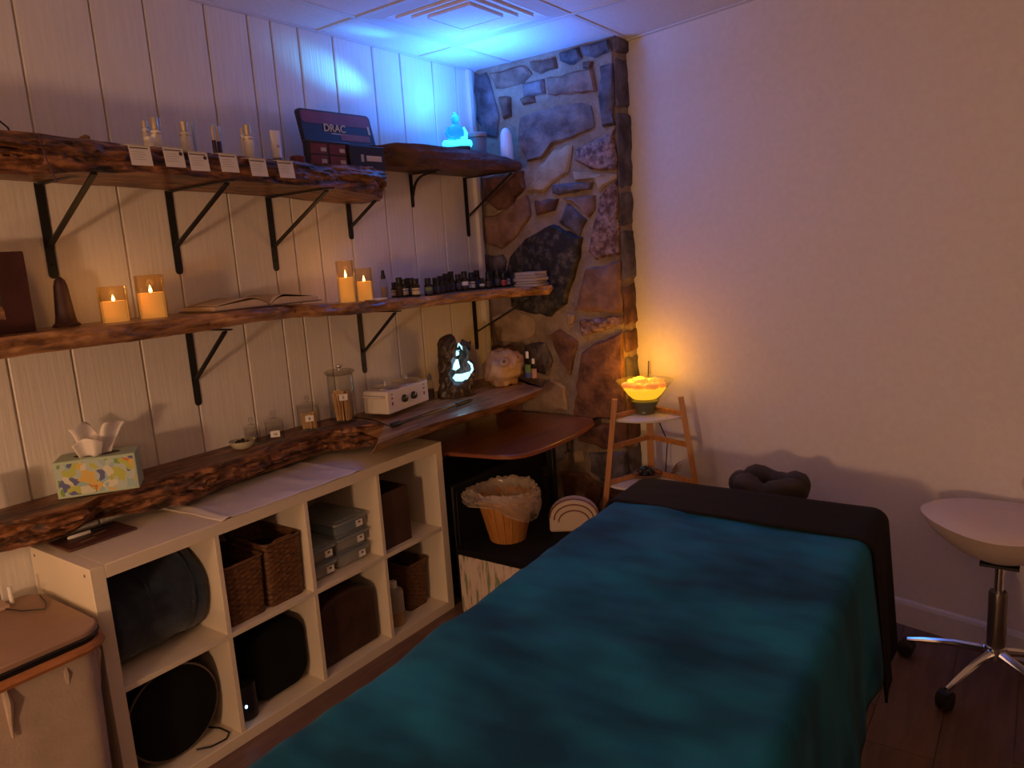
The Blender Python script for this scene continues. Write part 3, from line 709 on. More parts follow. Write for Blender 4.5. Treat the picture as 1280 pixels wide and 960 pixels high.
for y in (-wl_ * .40, wl_ * .38):
    for zz in (.068, .045): M().box((.0655, y, zz), (.003, .009, .014 if zz < .05 else .008)).obj('switch', mat('red_switch', (.22, .03, .02), .3), t, bevel=.001)
    M().box((.0652, y, .085), (.001, .012, .004)).obj('print', M_print, t)
M().tube([(.05, -wl_ / 2 - .001, .078), (.05, -wl_ / 2 - .02, .080), (-.05, -wl_ / 2 - .02, .080), (-.05, -wl_ / 2 - .001, .078)], .004).obj('handle', M_enam, t)
for sx in (-.05, .05):
    for sy in (-wl_ * .42, wl_ * .42): M().lathe([(.007, 0), (.007, .004)], (sx, sy, 0), 10).obj('foot', M_black, t)
# black and silver wand in front
pa = at(489, 532, 'z', ZR + .012); pb = at(590, 500, 'z', ZR + .012)
t = thing('hair_wand', 'slim black and silver wand lying along the shelf in front of the wax warmer', 'wand', pa, math.atan2((pb - pa).y, (pb - pa).x)); L_ = (pb - pa).length
mx = Matrix.Rotation(PI / 2, 3, 'Y')
M().lathe([(.010, 0), (.0115, .01), (.0115, .05), (.008, .055)], n=14, mx=mx).obj('grip', M_black, t)
M().lathe([(.007, .05), (.007, L_ * .78), (.006, L_ * .79)], n=14, mx=mx).obj('barrel', mat('gunmetal', (.10, .09, .09), .28, metal=.9), t)
M().lathe([(.010, L_ * .78), (.011, L_ * .8), (.009, L_ * .96), (.004, L_)], n=14, mx=mx).obj('tip', M_black, t)
tag(M().tube([tuple(pa + Vector((-.008, -.006, 0))), tuple(at(470, 526, 'z', .905)), tuple(at(455, 523, 'z', .907)), (.10, 1.22, .907), (.05, 1.26, .905)], .003).obj('cable', M_black), 'black power cord trailing from the wax warmer past the tall canister', 'cable')
# slim bottle beside fountain
p = at(541, 500, 'z', ZR)
t = thing('slim_bottle', 'slim clear bottle with grey cap between wax warmer and glowing fountain', 'bottle', (p.x - .04, p.y + .035, ZR))
M().lathe([(.017, 0), (.019, .003), (.019, .07), (.010, .085), (.009, .09)], n=18).obj('body', M_glass, t)
M().lathe([(.016, .002), (.016, .045)], n=16).obj('liquid', mat('dark_fluid', (.12, .07, .05), .3), t)
M().lathe([(.011, .088), (.011, .105), (.006, .12), (.003, .122)], n=14).obj('cap', mat('grey_cap', (.35, .32, .30), .4), t)
# glowing fountain
fp = Vector((.20, 1.825, ZR))
t = thing('tabletop_fountain', 'dark rocky tabletop fountain lit blue-white from inside', 'fountain', fp, rad(-38))
M_rock = mat('dark_resin', (.020, .013, .009), .35, col2=(.09, .055, .035), scale=30, bump=.8, bscale=46, dist=.006)
def rockf(u, v):
    a = 2 * PI * u; z = .30 * v
    w = .085 - .012 * v; dpt = .062
    k = 1 + .22 * nz3(math.cos(a) * 2.2, math.sin(a) * 2.2, z * 14, 3) + .14 * nz3(math.cos(a) * 5, math.sin(a) * 5, z * 34, 5)
    if v > .8: k *= math.sqrt(max(.04, 1 - ((v - .8) / .2) ** 2 * .9))
    x, y = dpt * k * math.cos(a), w * k * math.sin(a)
    # cavity in the middle of the front
    if x > 0:
        cav = math.exp(-((y - .012 + .02 * math.sin(z * 22)) / .032) ** 2) * math.exp(-((z - .165) / .085) ** 4)
        x -= .075 * cav
    if v > .72:      # ragged crown: tall left peak, low right spur
        pk = .30 - .085 * max(0, min(1, (y + .005) / .02)) + .05 * max(0, nz3(y * 40, x * 40, 2)) + (.03 if y > .035 else 0)
        z = min(z, pk)
    return (x, y, z)
rk = M().grid(rockf, 64, 60, wu=True); rk.f += [tuple(range(64))[::-1], tuple(range(59 * 64, 60 * 64))]
rk.obj('rock', M_rock, t, ang=70)
M_glow = mat('lit_water', (.5, .8, 1), .3, emit=(.38, .80, 1.0), estr=1.5)
def blob(c2, r, pts, nm='lit_water'):
    s = M(); n_ = len(pts); c2 = Vector(c2)
    vs = [(c2.x, c2.y + a, c2.z + b) for a, b in pts] + [(c2.x - .012, c2.y + a * .9, c2.z + b * .9) for a, b in pts] + [(c2.x + .004, c2.y, c2.z)]
    fs = [(i, (i + 1) % n_, 2 * n_) for i in range(n_)] + [(i, n_ + i, n_ + (i + 1) % n_, (i + 1) % n_) for i in range(n_)] + [tuple(range(n_, 2 * n_))]
    s.add(vs, fs).obj(nm, M_glow, t)
blob((.026, -.004, .208), 1, [(-.030, -.010), (.0, -.012), (.022, -.008), (.026, .016), (.004, .012), (-.022, .022), (-.034, .008)])
blob((.026, -.008, .158), 1, [(-.022, -.018), (.004, -.030), (.026, -.018), (.020, .022), (-.018, .026), (-.030, .006)])
blob((.046, .018, .098), 1, [(-.044, .0), (-.030, -.018), (.0, -.022), (.028, -.014), (.044, .006), (.040, .020), (.010, .014), (-.030, .016)])
M().tube([(.048, .062, .112), (.046, .074, .128), (.038, .072, .150), (.030, .058, .166)], [.005, .006, .006, .004]).obj('lit_water', M_glow, t)
M().tube([(.034, .012, .238), (.030, .020, .255), (.036, .030, .240), (.034, .036, .222)], [.003, .005, .004, .003]).obj('lit_water', M_glow, t)
fl_ = lamp('fountain_lamp', 'POINT', (.075, .02, .165), (.45, .75, 1.0), .10, .02); fl_.parent = t
# coral / shell cluster
p = at(634, 482, 'z', ZR)
t = thing('shell_cluster', 'pale knobbly shell cluster at the end of the low shelf by the stone column', 'shell', (p.x - .03, p.y + .02, ZR))
t.scale = (1.35, 1.4, 1.42)
M_coral = mat('pale_shell', (.38, .22, .13), .6, col2=(.62, .42, .28), scale=14, bump=.5, bscale=40)
def corf(u, v):
    a = 2 * PI * u; b = PI * (v * .99 + .005); dd = Vector((math.sin(b) * math.cos(a), math.sin(b) * math.sin(a), -math.cos(b)))
    k = 1 + .28 * nz3(dd.x * 2.1, dd.y * 2.1, dd.z * 2.1, 2) + .16 * abs(nz3(dd.x * 5, dd.y * 5, dd.z * 5, 4))
    return (dd.x * .060 * k, dd.y * .088 * k, .062 + max(-.062, dd.z * .066 * k))
M().grid(corf, 48, 30, wu=True).obj('body', M_coral, t, ang=70)
for k, (a, b, r) in enumerate([(.9, -.4, .016), (.6, .55, .02), (.2, .2, .014), (1.2, .2, .012), (-.3, .5, .018), (.5, -.1, .012)]):
    cc = Vector((.052 * math.cos(a), .078 * math.sin(a * 1.2 - .5), .062 + .055 * b))
    M().lathe([(r, -.008), (r * .95, .006), (r * .7, .014), (r * .35, .016), (r * .3, .004)], cc, 14, Vector((math.cos(a - .5), math.sin(a - .7), b)).to_track_quat('Z', 'Y').to_matrix()).obj('barnacle', M_coral, t)
for k, (u, v, hh, cl) in enumerate([(664, 480, .165, 'green'), (671, 479, .125, 'pink')]):
    p = at(u, v, 'z', ZR)
    t = thing('small_bottle', 'small bottle with %s label beside the pale shell cluster' % ('green and blue' if k == 0 else 'pink'), 'bottle', (p.x - .015, min(p.y, 2.26), ZR))
    M().lathe([(.013, 0), (.0155, .003), (.0155, hh * .66), (.007, hh * .78), (.006, hh * .8)], n=16).obj('body', M_glass, t)
    M().lathe([(.0159, hh * .22), (.0159, hh * .6)], n=16, capb=False, capt=False).obj('label', mat('label_green', (.10, .22, .06), .5) if k == 0 else mat('label_pink', (.45, .25, .25), .5), t)
    if k == 0: M().lathe([(.0161, hh * .2), (.0161, hh * .36)], n=16, capb=False, capt=False).obj('label_band', mat('label_blue', (.04, .07, .3), .5), t)
    M().lathe([(.008, hh * .8), (.008, hh), (.004, hh + .002)], n=14).obj('cap', M_label, t)
# pale cup at the frame's left edge
tag(M().lathe([(.026, 0), (.03, .01), (.034, .10), (.033, .105), (.031, .105), (.026, .02)], n=24).obj('cup', mat('pale_pink_glaze', (.62, .45, .38), .4), loc=(.10, -.118, ZL)), 'pale pink cup at the near end of the dark gnarled shelf', 'cup')

# ================================================================== MIDDLE SHELF THINGS
M_amber = glass('amber_glass', (1.0, .92, .76), .06, .2)
M_wax = mat('lit_wax', (.75, .40, .14), .6, emit=(1.0, .47, .12), estr=.30)
M_flame = mat('flame', (1, .6, .2), .5, emit=(1.0, .62, .20), estr=9)
def candle(label, u, v, r, h, dx=0):
    p = at(u, v, 'x', .17); y = p.y; z = ZM(y) + .001
    t = thing('led_candle', label, 'candle', (.17 + dx, y, z), 0, 'lit candles in amber glass')
    M().lathe([(r, 0), (r + .002, .002), (r + .002, h), (r, h + .001), (r - .001, h), (r - .001, .003)], n=32, capb=False, capt=False).obj('glass_cylinder', M_amber, t)
    M().lathe([(r - .003, .002), (r - .003, h * .60), (r - .006, h * .605), (.006, h * .585)], n=28).obj('wax', M_wax, t)
    M().lathe([(.001, h * .58), (.0045, h * .62), (.005, h * .66), (.0025, h * .73), (.0005, h * .78)], n=10).obj('flame', M_flame, t)
    l = lamp('candle_light', 'POINT', (0, 0, h * .82), (1, .5, .16), .10, .012); l.parent = t
candle('short lit candle in amber glass, nearest the dark picture book', 146, 403, .040, .108)
candle('taller lit candle in amber glass left of the open book', 193, 397, .042, .135)
candle('tallest lit candle in amber glass right of the open book', 431, 378, .034, .165, .02)
candle('shorter lit candle in amber glass beside the clear spray bottle', 457, 373, .034, .135)
# framed dark picture book at left edge
p = at(44, 414, 'x', .13)
t = thing('picture_book', 'dark red boxed picture book standing at the left end of the middle shelf', 'book', (.12, p.y - .10, ZM(0) + .001), rad(-6))
mt = Matrix.Rotation(rad(-6), 3, 'Y')
M_bk = mat('dark_red_cover', (.045, .012, .010), .45, col2=(.075, .022, .018), scale=10)
M().box((0, 0, .112), (.032, .20, .224)).obj('cover', M_bk, t, bevel=.002)
M().box((.0165, -.025, .115), (.001, .11, .15)).obj('picture', mat('picture_paint', (.05, .03, .025), .5, col2=(.45, .22, .10), scale=16, contrast=(.45, .6)), t)
M().box((.0172, -.010, .140), (.001, .060, .026)).obj('picture_panel', mat('picture_orange', (.50, .20, .07), .5), t)
M().ball((.017, -.006, .085), (.002, .022, .020), 12, 8).obj('picture_flower', mat('picture_rose', (.42, .13, .08), .5), t)
M().box((-.002, 0, .112), (.026, .203, .214)).obj('pages', mat('page_edge', (.20, .08, .06), .8), t)
# incense cone
p = at(85, 409, 'x', .08)
t = thing('incense_tower', 'tall dark tapered incense tower on the middle shelf beside the short candle', 'incense holder', (.075, p.y, ZM(.2) + .001))
M_inc = mat('dark_plum', (.055, .022, .020), .55, col2=(.09, .035, .03), scale=20)
M().lathe([(.036, 0), (.036, .006), (.030, .012), (.027, .03), (.019, .12), (.014, .138), (.006, .146), (.001, .148)], n=20).obj('cone', M_inc, t)
M().lathe([(.038, 0), (.038, .005)], n=20).obj('base', M_inc, t)
# open book
p = at(318, 383, 'x', .14)
t = thing('open_book', 'large open book lying flat on the middle shelf between the candles', 'book', (.135, p.y, ZM(.65) + .0), 0)
M_page = mat('book_page', (.62, .47, .33), .8, col2=(.55, .40, .27), scale=5, stretch=(1, 30, 1))
M().box((0, .0, .003), (.21, .46, .004)).obj('cover', mat('book_cover', (.20, .13, .09), .6), t, bevel=.001)
for sg in (-1, 1):
    def pg(u, v, sg=sg):
        y = sg * (.004 + .215 * u); hgt = .006 + .030 * math.sin(min(1, u * 3.2) * PI / 2) * (1 - .62 * u)
        return (-.098 + .196 * v, y, hgt)
    s = M().grid(pg, 24, 8); s2_ = M()
    top = list(s.v); bot = [(x, y, .0055) for x, y, z_ in top]; n_ = len(top); fs = list(s.f) + [tuple(i + n_ for i in f[::-1]) for f in s.f]
    idx = lambda i, j: j * 24 + i
    for i in range(23):
        for j in (0, 7): fs.append((idx(i, j), idx(i + 1, j), idx(i + 1, j) + n_, idx(i, j) + n_))
    for j in range(7):
        for i in (0, 23): fs.append((idx(i, j), idx(i, j + 1), idx(i, j + 1) + n_, idx(i, j) + n_))
    M().add(top + bot, fs).obj('page_block', M_page, t, ang=40)
    def pg2(u, v, sg=sg):
        y = sg * (.003 + .205 * u); hgt = .009 + .040 * math.sin(min(1, u * 2.6) * PI / 2) * (1 - .7 * u); return (-.096 + .192 * v, y, hgt)
    M().grid(pg2, 20, 4).obj('loose_page', M_page, t, solid=.0006)
# spray bottle and dish
p = at(481, 372, 'z', ZM(1.5))
t = thing('spray_bottle', 'small clear spray bottle with black cap beside the shorter candle', 'bottle', (.13, at(481, 370, 'x', .13).y, ZM(1.4) + .001))
M().lathe([(.016, 0), (.0175, .003), (.0175, .07), (.012, .082), (.009, .084)], n=20).obj('body', M_glass, t)
M().lathe([(.015, .003), (.015, .05)], n=16).obj('liquid', mat('pale_fluid', (.42, .33, .28), .3), t)
M().lathe([(.0105, .084), (.0105, .098), (.008, .102), (.0075, .116), (.005, .122)], n=14).obj('spray_cap', M_black, t)
p = at(473, 373, 'x', .22)
tag(M().lathe([(.038, 0), (.042, .003), (.043, .007), (.040, .007), (.036, .003)], n=28, sy=1.25).obj('flat_dish', M_label, loc=(.205, p.y, ZM(p.y) + .001)), 'flat white oval dish on the middle shelf in front of the spray bottle', 'dish')
# essential oil bottles
M_amb = mat('dark_amber_glass', (.020, .009, .005), .12, spec=.6)
M_cap = mat('ribbed_black_cap', (.010, .009, .009), .4)
LB = {'c': mat('label_cream', (.62, .54, .42), .6), 'g': mat('label_moss', (.16, .22, .10), .6), 'b': mat('label_navy', (.05, .06, .12), .6), 'r': mat('label_red', (.52, .06, .05), .5), 'd': mat('label_dusk', (.05, .035, .035), .6), 'w': M_label}
def oil(lk):
    t = thing('oil_bottle', 'x', 'bottle', (0, 0, 0), 0, 'essential oil bottles on the middle shelf')
    M().lathe([(.0125, 0), (.0140, .002), (.0140, .040), (.011, .046), (.008, .047)], n=18).obj('body', M_amb, t)
    M().lathe([(.0143, .009), (.0143, .034)], n=18, capb=False, capt=False).obj('label', LB[lk], t)
    M().lathe([(.0105, .046), (.0110, .047), (.0108, .068), (.0095, .070)], n=16).obj('cap', M_cap, t)
    if lk in 'gbw': M().lathe([(.0145, .009), (.0145, .020)], n=18, capb=False, capt=False).obj('label_band', LB['b' if lk == 'g' else 'd'], t)
    if lk in 'cr': M().lathe([(.01455, .024), (.01455, .027)], n=18, capb=False, capt=False).obj('label_band', LB['d'], t)
    return t
protos = {}
spots = [(493.5,366,.09,.85,'c'),(500,366,.13,1.12,'d'),(505.6,364,.14,1.0,'c'),(511,364,.09,1.05,'d'),(515,365,.14,1.05,'b'),(520.6,368,.20,1.0,'c'),(536,368,.21,1.0,'g'),(545.5,366,.19,.98,'b'),(551.5,365,.17,1.05,'d'),(558,363,.14,1.15,'d'),
 (564.7,363,.13,1.25,'d'),(573.6,362,.14,1.05,'b'),(581.5,362,.16,1.2,'w'),(590,361,.15,1.1,'c'),(597,360,.13,1.2,'b'),(603,360,.18,.7,'w'),(611,358,.19,1.0,'d'),(616,357,.15,1.08,'d'),(622.5,357,.19,1.15,'b'),(630,357,.21,.95,'r'),(636,356,.14,1.15,'d'),(641.7,355.6,.20,1.05,'c')]
desc = {0: 'small short bottle at the left end of the row, cream label', 1: 'tall thin dark bottle second in the left cluster', 2: 'dark bottle with cream label in the left cluster, behind the front one', 3: 'dark bottle at the back of the left cluster near the wall', 4: 'dark bottle in the left cluster just behind the cream-labelled front one',
 5: 'cream-labelled dark bottle standing in front of the left cluster', 6: 'dark bottle with white, green and blue label, first after the gap', 7: 'navy-labelled dark bottle just right of the green-labelled one', 8: 'dark bottle with dusky label, third after the gap', 9: 'taller dark bottle, fourth after the gap', 10: 'tallest dark bottle of the middle cluster', 11: 'navy-labelled dark bottle just right of the tallest one',
 12: 'dark bottle with white label in the middle cluster', 13: 'dark bottle with cream label in the middle cluster near the corner post', 14: 'tall dark bottle just left of the corner post', 15: 'short pale-labelled bottle in front of the corner post', 16: 'dark bottle just right of the corner post', 17: 'dark bottle behind the one right of the corner post', 18: 'tall navy-labelled bottle left of the red-labelled one', 19: 'bottle with bright red label near the stack of small books', 20: 'tall dark bottle between the red-labelled one and the books', 21: 'cream-labelled bottle touching the stack of small books'}
for i, (u, v, x, sc, lk) in enumerate(spots):
    y = at(u, v, 'x', x).y; y = min(y, 2.29)
    loc = (x, y, ZM(y) + .0008)
    if lk not in protos: protos[lk] = oil(lk); o = protos[lk]; o.location = loc
    else: o = dup(protos[lk], loc, 0, '')
    o['label'] = desc[i]; o.scale = (1.32, 1.32, 1.13 * sc) if sc > 1 else (1.32 * sc, 1.32 * sc, 1.13 * sc); o.rotation_euler = (0, 0, i * 1.3)
# stack of small books
random.seed(5)
zz = ZM(2.2) + .001
for k, (w, l, h, rz, cl) in enumerate([(.14, .11, .012, 2, (.40, .36, .42)), (.13, .11, .013, 8, (.10, .07, .12)), (.14, .11, .015, -4, (.42, .36, .36)), (.13, .11, .014, 3, (.20, .17, .30)), (.125, .105, .014, -2, (.45, .40, .38))]):
    t = thing('small_book', ['bottom book of the small stack against the stone column', 'second book up in the small stack against the stone column', 'middle book of the small stack against the stone column', 'second from top book of the small stack against the stone column', 'top book of the small stack against the stone column'][k], 'book', (.372, 2.262, zz), rad(rz), 'small books stacked on the middle shelf')
    m_ = mat('book_tint_%d' % k, cl, .5)
    s = M().box((0, 0, .001), (w, l, .0018)).box((0, 0, h - .001), (w, l, .0018)).box((-w / 2 + .001, 0, h / 2), (.002, l, h - .004)); s.obj('cover', m_, t)
    M().box((.002, 0, h / 2), (w - .008, l - .006, h - .004)).obj('pages', mat('greyed_pages', (.46, .40, .42), .8), t); zz += h + .0006

# ================================================================== UPPER SHELF THINGS
def zut(y): return 1.930 - .022 * max(0, min(1, y)) + .001
# paper cards pinned to the front edge
M_ink = M_print
for i, (u0, v0, u1, v1, dot) in enumerate([(160,183,192,206,0),(202,187,234,207,1),(235,191,263,213,1),(272,193,301,215,0),(310,198,337,221,0),(347,201,369,223,0)]):
    ce_ = at((u0 + u1) / 2, (v0 + v1) / 2, 'x', .372)
    t = thing('price_card', ['first white paper card from the left pinned to the top shelf edge', 'second white card on the top shelf edge, with a dark dot', 'third white card on the top shelf edge, with a dark dot', 'fourth white paper card on the top shelf edge, below the dark lipsticks', 'fifth white paper card on the top shelf edge, below the bottle cluster', 'last white paper card on the top shelf edge, nearest the red tin'][i], 'card', ce_, 0, 'white paper cards on the top shelf edge')
    w = .063; mt = Matrix.Rotation(rad(-8), 3, 'Y')
    M().box((0, 0, 0), (.0008, w, .056), mx=mt).obj('paper', M_paper, t)
    M().box((-.022, 0, .0305), (.05, w, .0008), mx=Matrix.Rotation(rad(4), 3, 'Y')).obj('fold', M_paper, t)
    for k, (zz, ww) in enumerate([(.021, .85), (.010, .6), (.003, .66), (-.004, .5), (-.011, .62)]):
        M().box(mt @ Vector((.0008, -w * .04 - w * (.85 - ww) * .3, zz)), (.0004, w * ww, .0035 if k == 0 else .0012), mx=mt).obj('print_line', M_ink if k == 0 else mat('faint_ink', (.42, .38, .38), .8), t)
    if dot: M().lathe([(.0058, 0), (.0056, .0008)], mt @ Vector((.0006, w * .34, .012)), 14, mt @ Matrix.Rotation(PI / 2, 3, 'Y')).obj('print_dot', mat('dot_ink', (.06, .03, .06), .7), t)
M_cosm = mat('pearl_plastic', (.80, .75, .66), .3); M_cosg = mat('champagne_metal', (.62, .52, .38), .3, metal=.7)
def bottle(label, u, vtop, x, r, caph, kind='bottle', name='cosmetic_bottle'):
    p = at(u, vtop, 'x', x); z0 = zut(p.y); h = p.z - z0
    t = thing(name, label, 'cosmetics', (x, p.y, z0), 0, 'cosmetics behind the paper cards')
    if kind == 'bottle':
        M().lathe([(r * .9, 0), (r, .003), (r, h - caph - .012), (r * .85, h - caph - .004), (r * .5, h - caph)], n=20).obj('body', M_cosm, t)
        M().lathe([(r * .66, h - caph), (r * .66, h - .002), (r * .58, h)], n=18).obj('cap', M_cosg, t)
        M().lathe([(r * 1.01, h - caph - .016), (r * 1.01, h - caph - .010)], n=20, capb=False, capt=False).obj('band', M_cosg, t)
    elif kind == 'lip':
        M().lathe([(r, 0), (r, h * .5), (r * .9, h * .52)], n=16).obj('body', mat('plum_tube', (.06, .02, .05), .25), t)
        M().lathe([(r * .9, h * .5), (r * .9, h - .002), (r * .8, h)], n=16).obj('cap', M_cosg, t)
    elif kind == 'tube':
        def tf(a, v):
            q = 2 * PI * a; k = 1 - v; return (r * math.cos(q) * (1 - .92 * v), r * math.sin(q) * (1 + .25 * v), .016 + (h - .016) * v)
        M().grid(tf, 24, 8, wu=True).obj('body', M_cosm, t); M().lathe([(r * .9, 0), (r * .95, .016)], n=18).obj('cap', mat('blue_grey_cap', (.18, .18, .22), .4), t)
        M().box((r * .62, 0, .05), (.001, r * .7, .02)).obj('print', mat('faint_ink', (.42, .38, .38), .8), t)
    return t
bottle('slender pearl bottle, leftmost of the cosmetics on the top shelf', 180, 151, .22, .011, .02)
bottle('wider pearl bottle with tall cap second among the cosmetics', 192, 147, .25, .016, .035)
bottle('stout pearl bottle above the second paper card', 229, 152, .24, .018, .03)
bottle('dark plum lipstick with gold cap, left of the pair', 265, 157, .26, .007, 0, 'lip', 'lipstick')
bottle('dark plum lipstick with gold cap, right of the pair', 271, 158, .24, .007, 0, 'lip', 'lipstick')
bottle('thin pearl bottle at the left of the cluster above the fifth card', 302, 160, .22, .009, .02)
bottle('larger pearl bottle of the cluster above the fifth card', 308, 156, .25, .018, .035)
bottle('white squeeze tube standing on its cap above the last paper card', 343, 163, .25, .017, 0, 'tube', 'squeeze_tube')
p = at(372, 199, 'x', .24); tag(M().lathe([(.026, 0), (.027, .003), (.027, p.z - zut(1) + .008), (.024, p.z - zut(1) + .011)], n=24).obj('jar_lid', mat('red_lid', (.16, .02, .025), .4), loc=(.24, p.y, zut(1))), 'low red jar lid next to the makeup tin', 'jar')
t = thing('small_jar', 'tiny white round jar between the first two cosmetics', 'jar', (.30, at(187, 180, 'x', .30).y, zut(.4)))
M().lathe([(.013, 0), (.014, .002), (.014, .018), (.012, .02)], n=16).obj('body', M_cosm, t); M().lathe([(.0145, .018), (.0145, .027), (.012, .029)], n=16).obj('lid', M_cosm, t)
# glass sticks standing behind
M_ice = mat('ice_plastic', (.35, .50, .75), .15)
for k, (u, v) in enumerate([(185, 158), (197, 147), (240, 153), (273, 157)]):
    p = at(u, v, 'x', .18); h = p.z - zut(p.y)
    tag(M().lathe([(.004, 0), (.0045, .002), (.0045, h - .004), (.003, h)], n=12).obj('clear_vial', M_ice, loc=(.18, p.y, zut(p.y))), ['thin icy blue vial behind the slender pearl bottle', 'thin icy blue vial behind the wider pearl bottle', 'thin icy blue vial behind the stout pearl bottle', 'thin icy blue vial behind the plum lipsticks'][k], 'vial', 'icy vials on the top shelf')
# makeup tin: lid standing open behind, carton in front
pl, pr = at(377, 203, 'x', .20), at(476, 206, 'x', .20)
yc = (pl.y + pr.y) / 2; wid = pr.y - pl.y
topz = at(420, 137, 'x', .16).z; base = zut(1.2); th = topz - base
t = thing('makeup_tin', 'dark red and black hinged makeup tin standing open on the top shelf', 'tin', (.17, yc + .055, base), rad(-4))
M_tin = mat('dark_tin', (.015, .010, .016), .35); M_red = mat('tin_red', (.14, .014, .02), .4, col2=(.22, .04, .045), scale=9); M_mar = mat('tin_maroon', (.20, .05, .05), .45, col2=(.28, .10, .08), scale=20)
W2 = wid * .86
lidm = lambda p: Vector((p.z + (-.06) * (p.y / th), p.x, p.y))
lid = M().prism(rr(W2, th * .62, .018, 5, -.008, th * .69), -.012, .012, lidm).obj('lid', M_tin, t, bevel=.003)
M().prism(rr(W2 * .95, th * .20, .012, 4, -.008, th * .87), .0122, .0132, lidm).obj('print', M_red, lid, smooth=False)
M().prism([(W2 * -.02, th * .52), (W2 * .40, th * .52), (W2 * .40, th * .63), (W2 * -.02, th * .63)], .0124, .0134, lidm).obj('print', M_mar, lid, smooth=False)
M().prism([(W2 * .40, th * .66), (W2 * .43, th * .66), (W2 * .43, th * .80), (W2 * .40, th * .80)], .0124, .0134, lidm).obj('print', M_gold, lid, smooth=False)
lt = letters('DRAC', M_gold, lid, .040, (.0138 - .06 * .66, -W2 * .24, th * .655), (PI / 2, 0, PI / 2))
M().prism([(-W2 * .14, th * .615), (W2 * .08, th * .615), (W2 * .08, th * .628), (-W2 * .14, th * .628)], .0124, .0134, lidm).obj('print', M_gold, lid, smooth=False)
YO = -.045
tray = M().box((.030, YO - W2 * .22, th * .22), (.03, W2 * .56, th * .44)).obj('tray', M_tin, t, bevel=.003)
for a in range(2):
    for b in range(2):
        M().box((.0458, YO - W2 * .36 + a * W2 * .25, th * .13 + b * th * .18), (.001, W2 * .22, th * .155)).obj('shade_print', M_red, tray)
        M().box((.0466, YO - W2 * .30 + a * W2 * .25, th * .12 + b * th * .18), (.001, W2 * .07, th * .06)).obj('shade_mark', M_gold, tray)
cart = M().box((.038, YO + W2 * .28, th * .20), (.04, W2 * .50, th * .40)).obj('carton', mat('tin_navy', (.012, .012, .026), .4), t, bevel=.002)
M().box((.0588, YO + W2 * .37, th * .20), (.001, W2 * .22, th * .09)).obj('print', M_gold, cart); M().box((.0588, YO + W2 * .20, th * .20), (.001, W2 * .04, th * .12)).obj('print', mat('faint_ink', (.42, .38, .38), .8), cart)
M().box((.0588, YO + W2 * .22, th * .06), (.001, W2 * .24, th * .015)).obj('print', mat('faint_ink', (.42, .38, .38), .8), cart)
# wire piece + dried flower at the left
p = at(14, 160, 'x', .2)
t = thing('wire_stand', 'thin dark wire stand at the near end of the top shelf', 'stand', (.2, p.y, zut(0)))
M().tube([(0, 0, 0), (0, -.008, .03), (0, -.028, .048), (0, -.06, .056), (0, -.11, .050)], .0025, 6).obj('wire', M_iron, t)
M().tube([(0, -.02, 0), (0, -.034, .035), (0, -.05, .05)], .0018, 6).obj('wire', M_iron, t)
M().tube([(.15, .0, -.005), (.165, .0, -.06), (.165, .012, -.105), (.16, .02, -.128)], .0022, 6).obj('hanging_thread', mat('purple_thread', (.08, .03, .07), .8), t)
p = at(100, 166, 'x', .2)
t = thing('dried_flower', 'small dried yellowish flower lying on the top shelf near its left end', 'flower', (.2, p.y, zut(.2) + .008))
M().tube([(0, -.075, .006), (0, -.04, .008), (0, -.01, .010)], .0018, 6).obj('stem', M_iron, t)
for k in range(7):
    a = 2 * PI * k / 7; M().ball((.010 * math.cos(a), .008 + .010 * math.sin(a) * .6, .010 + .008 * math.sin(a)), (.009, .012, .007), 8, 6, nz=.5, seed=k).obj('petal', mat('dried_petal', (.24, .12, .05), .8), t)

# ------------------------------------------------------------------ upper corner shelf things
p = at(572, 184, 'x', .16); bp = Vector((.15, p.y + .01, ZS(p.y) + .001))
t = thing('glowing_figure', 'blue glowing seated figure lamp on the upper corner shelf', 'lamp', bp, rad(-36)); t.scale = (1.28, 1.28, 1.25)
M_bl = mat('blue_lit_acrylic', (.05, .35, 1), .25, emit=(.0, .20, 1.0), estr=.9)
M_bl2 = mat('cyan_lit_acrylic', (.2, .8, 1), .25, emit=(.05, .62, 1.0), estr=1.5)
M().box((0, 0, .008), (.07, .085, .016)).obj('base', mat('dark_base', (.05, .025, .03), .5), t, bevel=.004)
M().lathe([(.030, .04), (.031, .055), (.030, .075), (.025, .09), (.014, .098), (.010, .102)], n=24, sx=.72).obj('torso', M_bl, t)
M().ball((0, 0, .117), (.016, .0165, .019), 16, 12).obj('head', M_bl, t); M().ball((0, 0, .137), (.007, .007, .007), 10, 8).obj('topknot', M_bl, t)
lg = M(); lg.tube([(-.012, -.018, .03), (.012, -.046, .026), (.030, -.040, .024), (.036, -.010, .024), (.034, .018, .026)], [.013, .015, .013, .011, .008], 10)
lg.obj('leg', M_bl2, t)
M().tube([(-.012, .018, .03), (.012, .046, .026), (.028, .040, .026), (.034, .014, .030), (.036, -.012, .030)], [.013, .015, .013, .011, .008], 10).obj('leg', M_bl2, t)
for sg in (-1, 1): M().tube([(-.002, sg * .026, .086), (.002, sg * .036, .066), (.014, sg * .032, .048), (.024, sg * .012, .044)], [.009, .009, .008, .006], 10).obj('arm', M_bl2 if sg > 0 else M_bl, t)
M().lathe([(.040, .016), (.042, .022), (.036, .028)], n=24).obj('seat', M_bl2, t)
l = lamp('figure_light', 'POINT', (.0, -.02, .18), (.03, .25, 1.0), 1.6, .05); l.parent = t
l = lamp('figure_uplight', 'AREA', tuple(bp + Vector((.20, -.04, .12))), (.03, .21, 1.0), 10.0, .18, tuple(bp + Vector((.16, -.16, .9))))
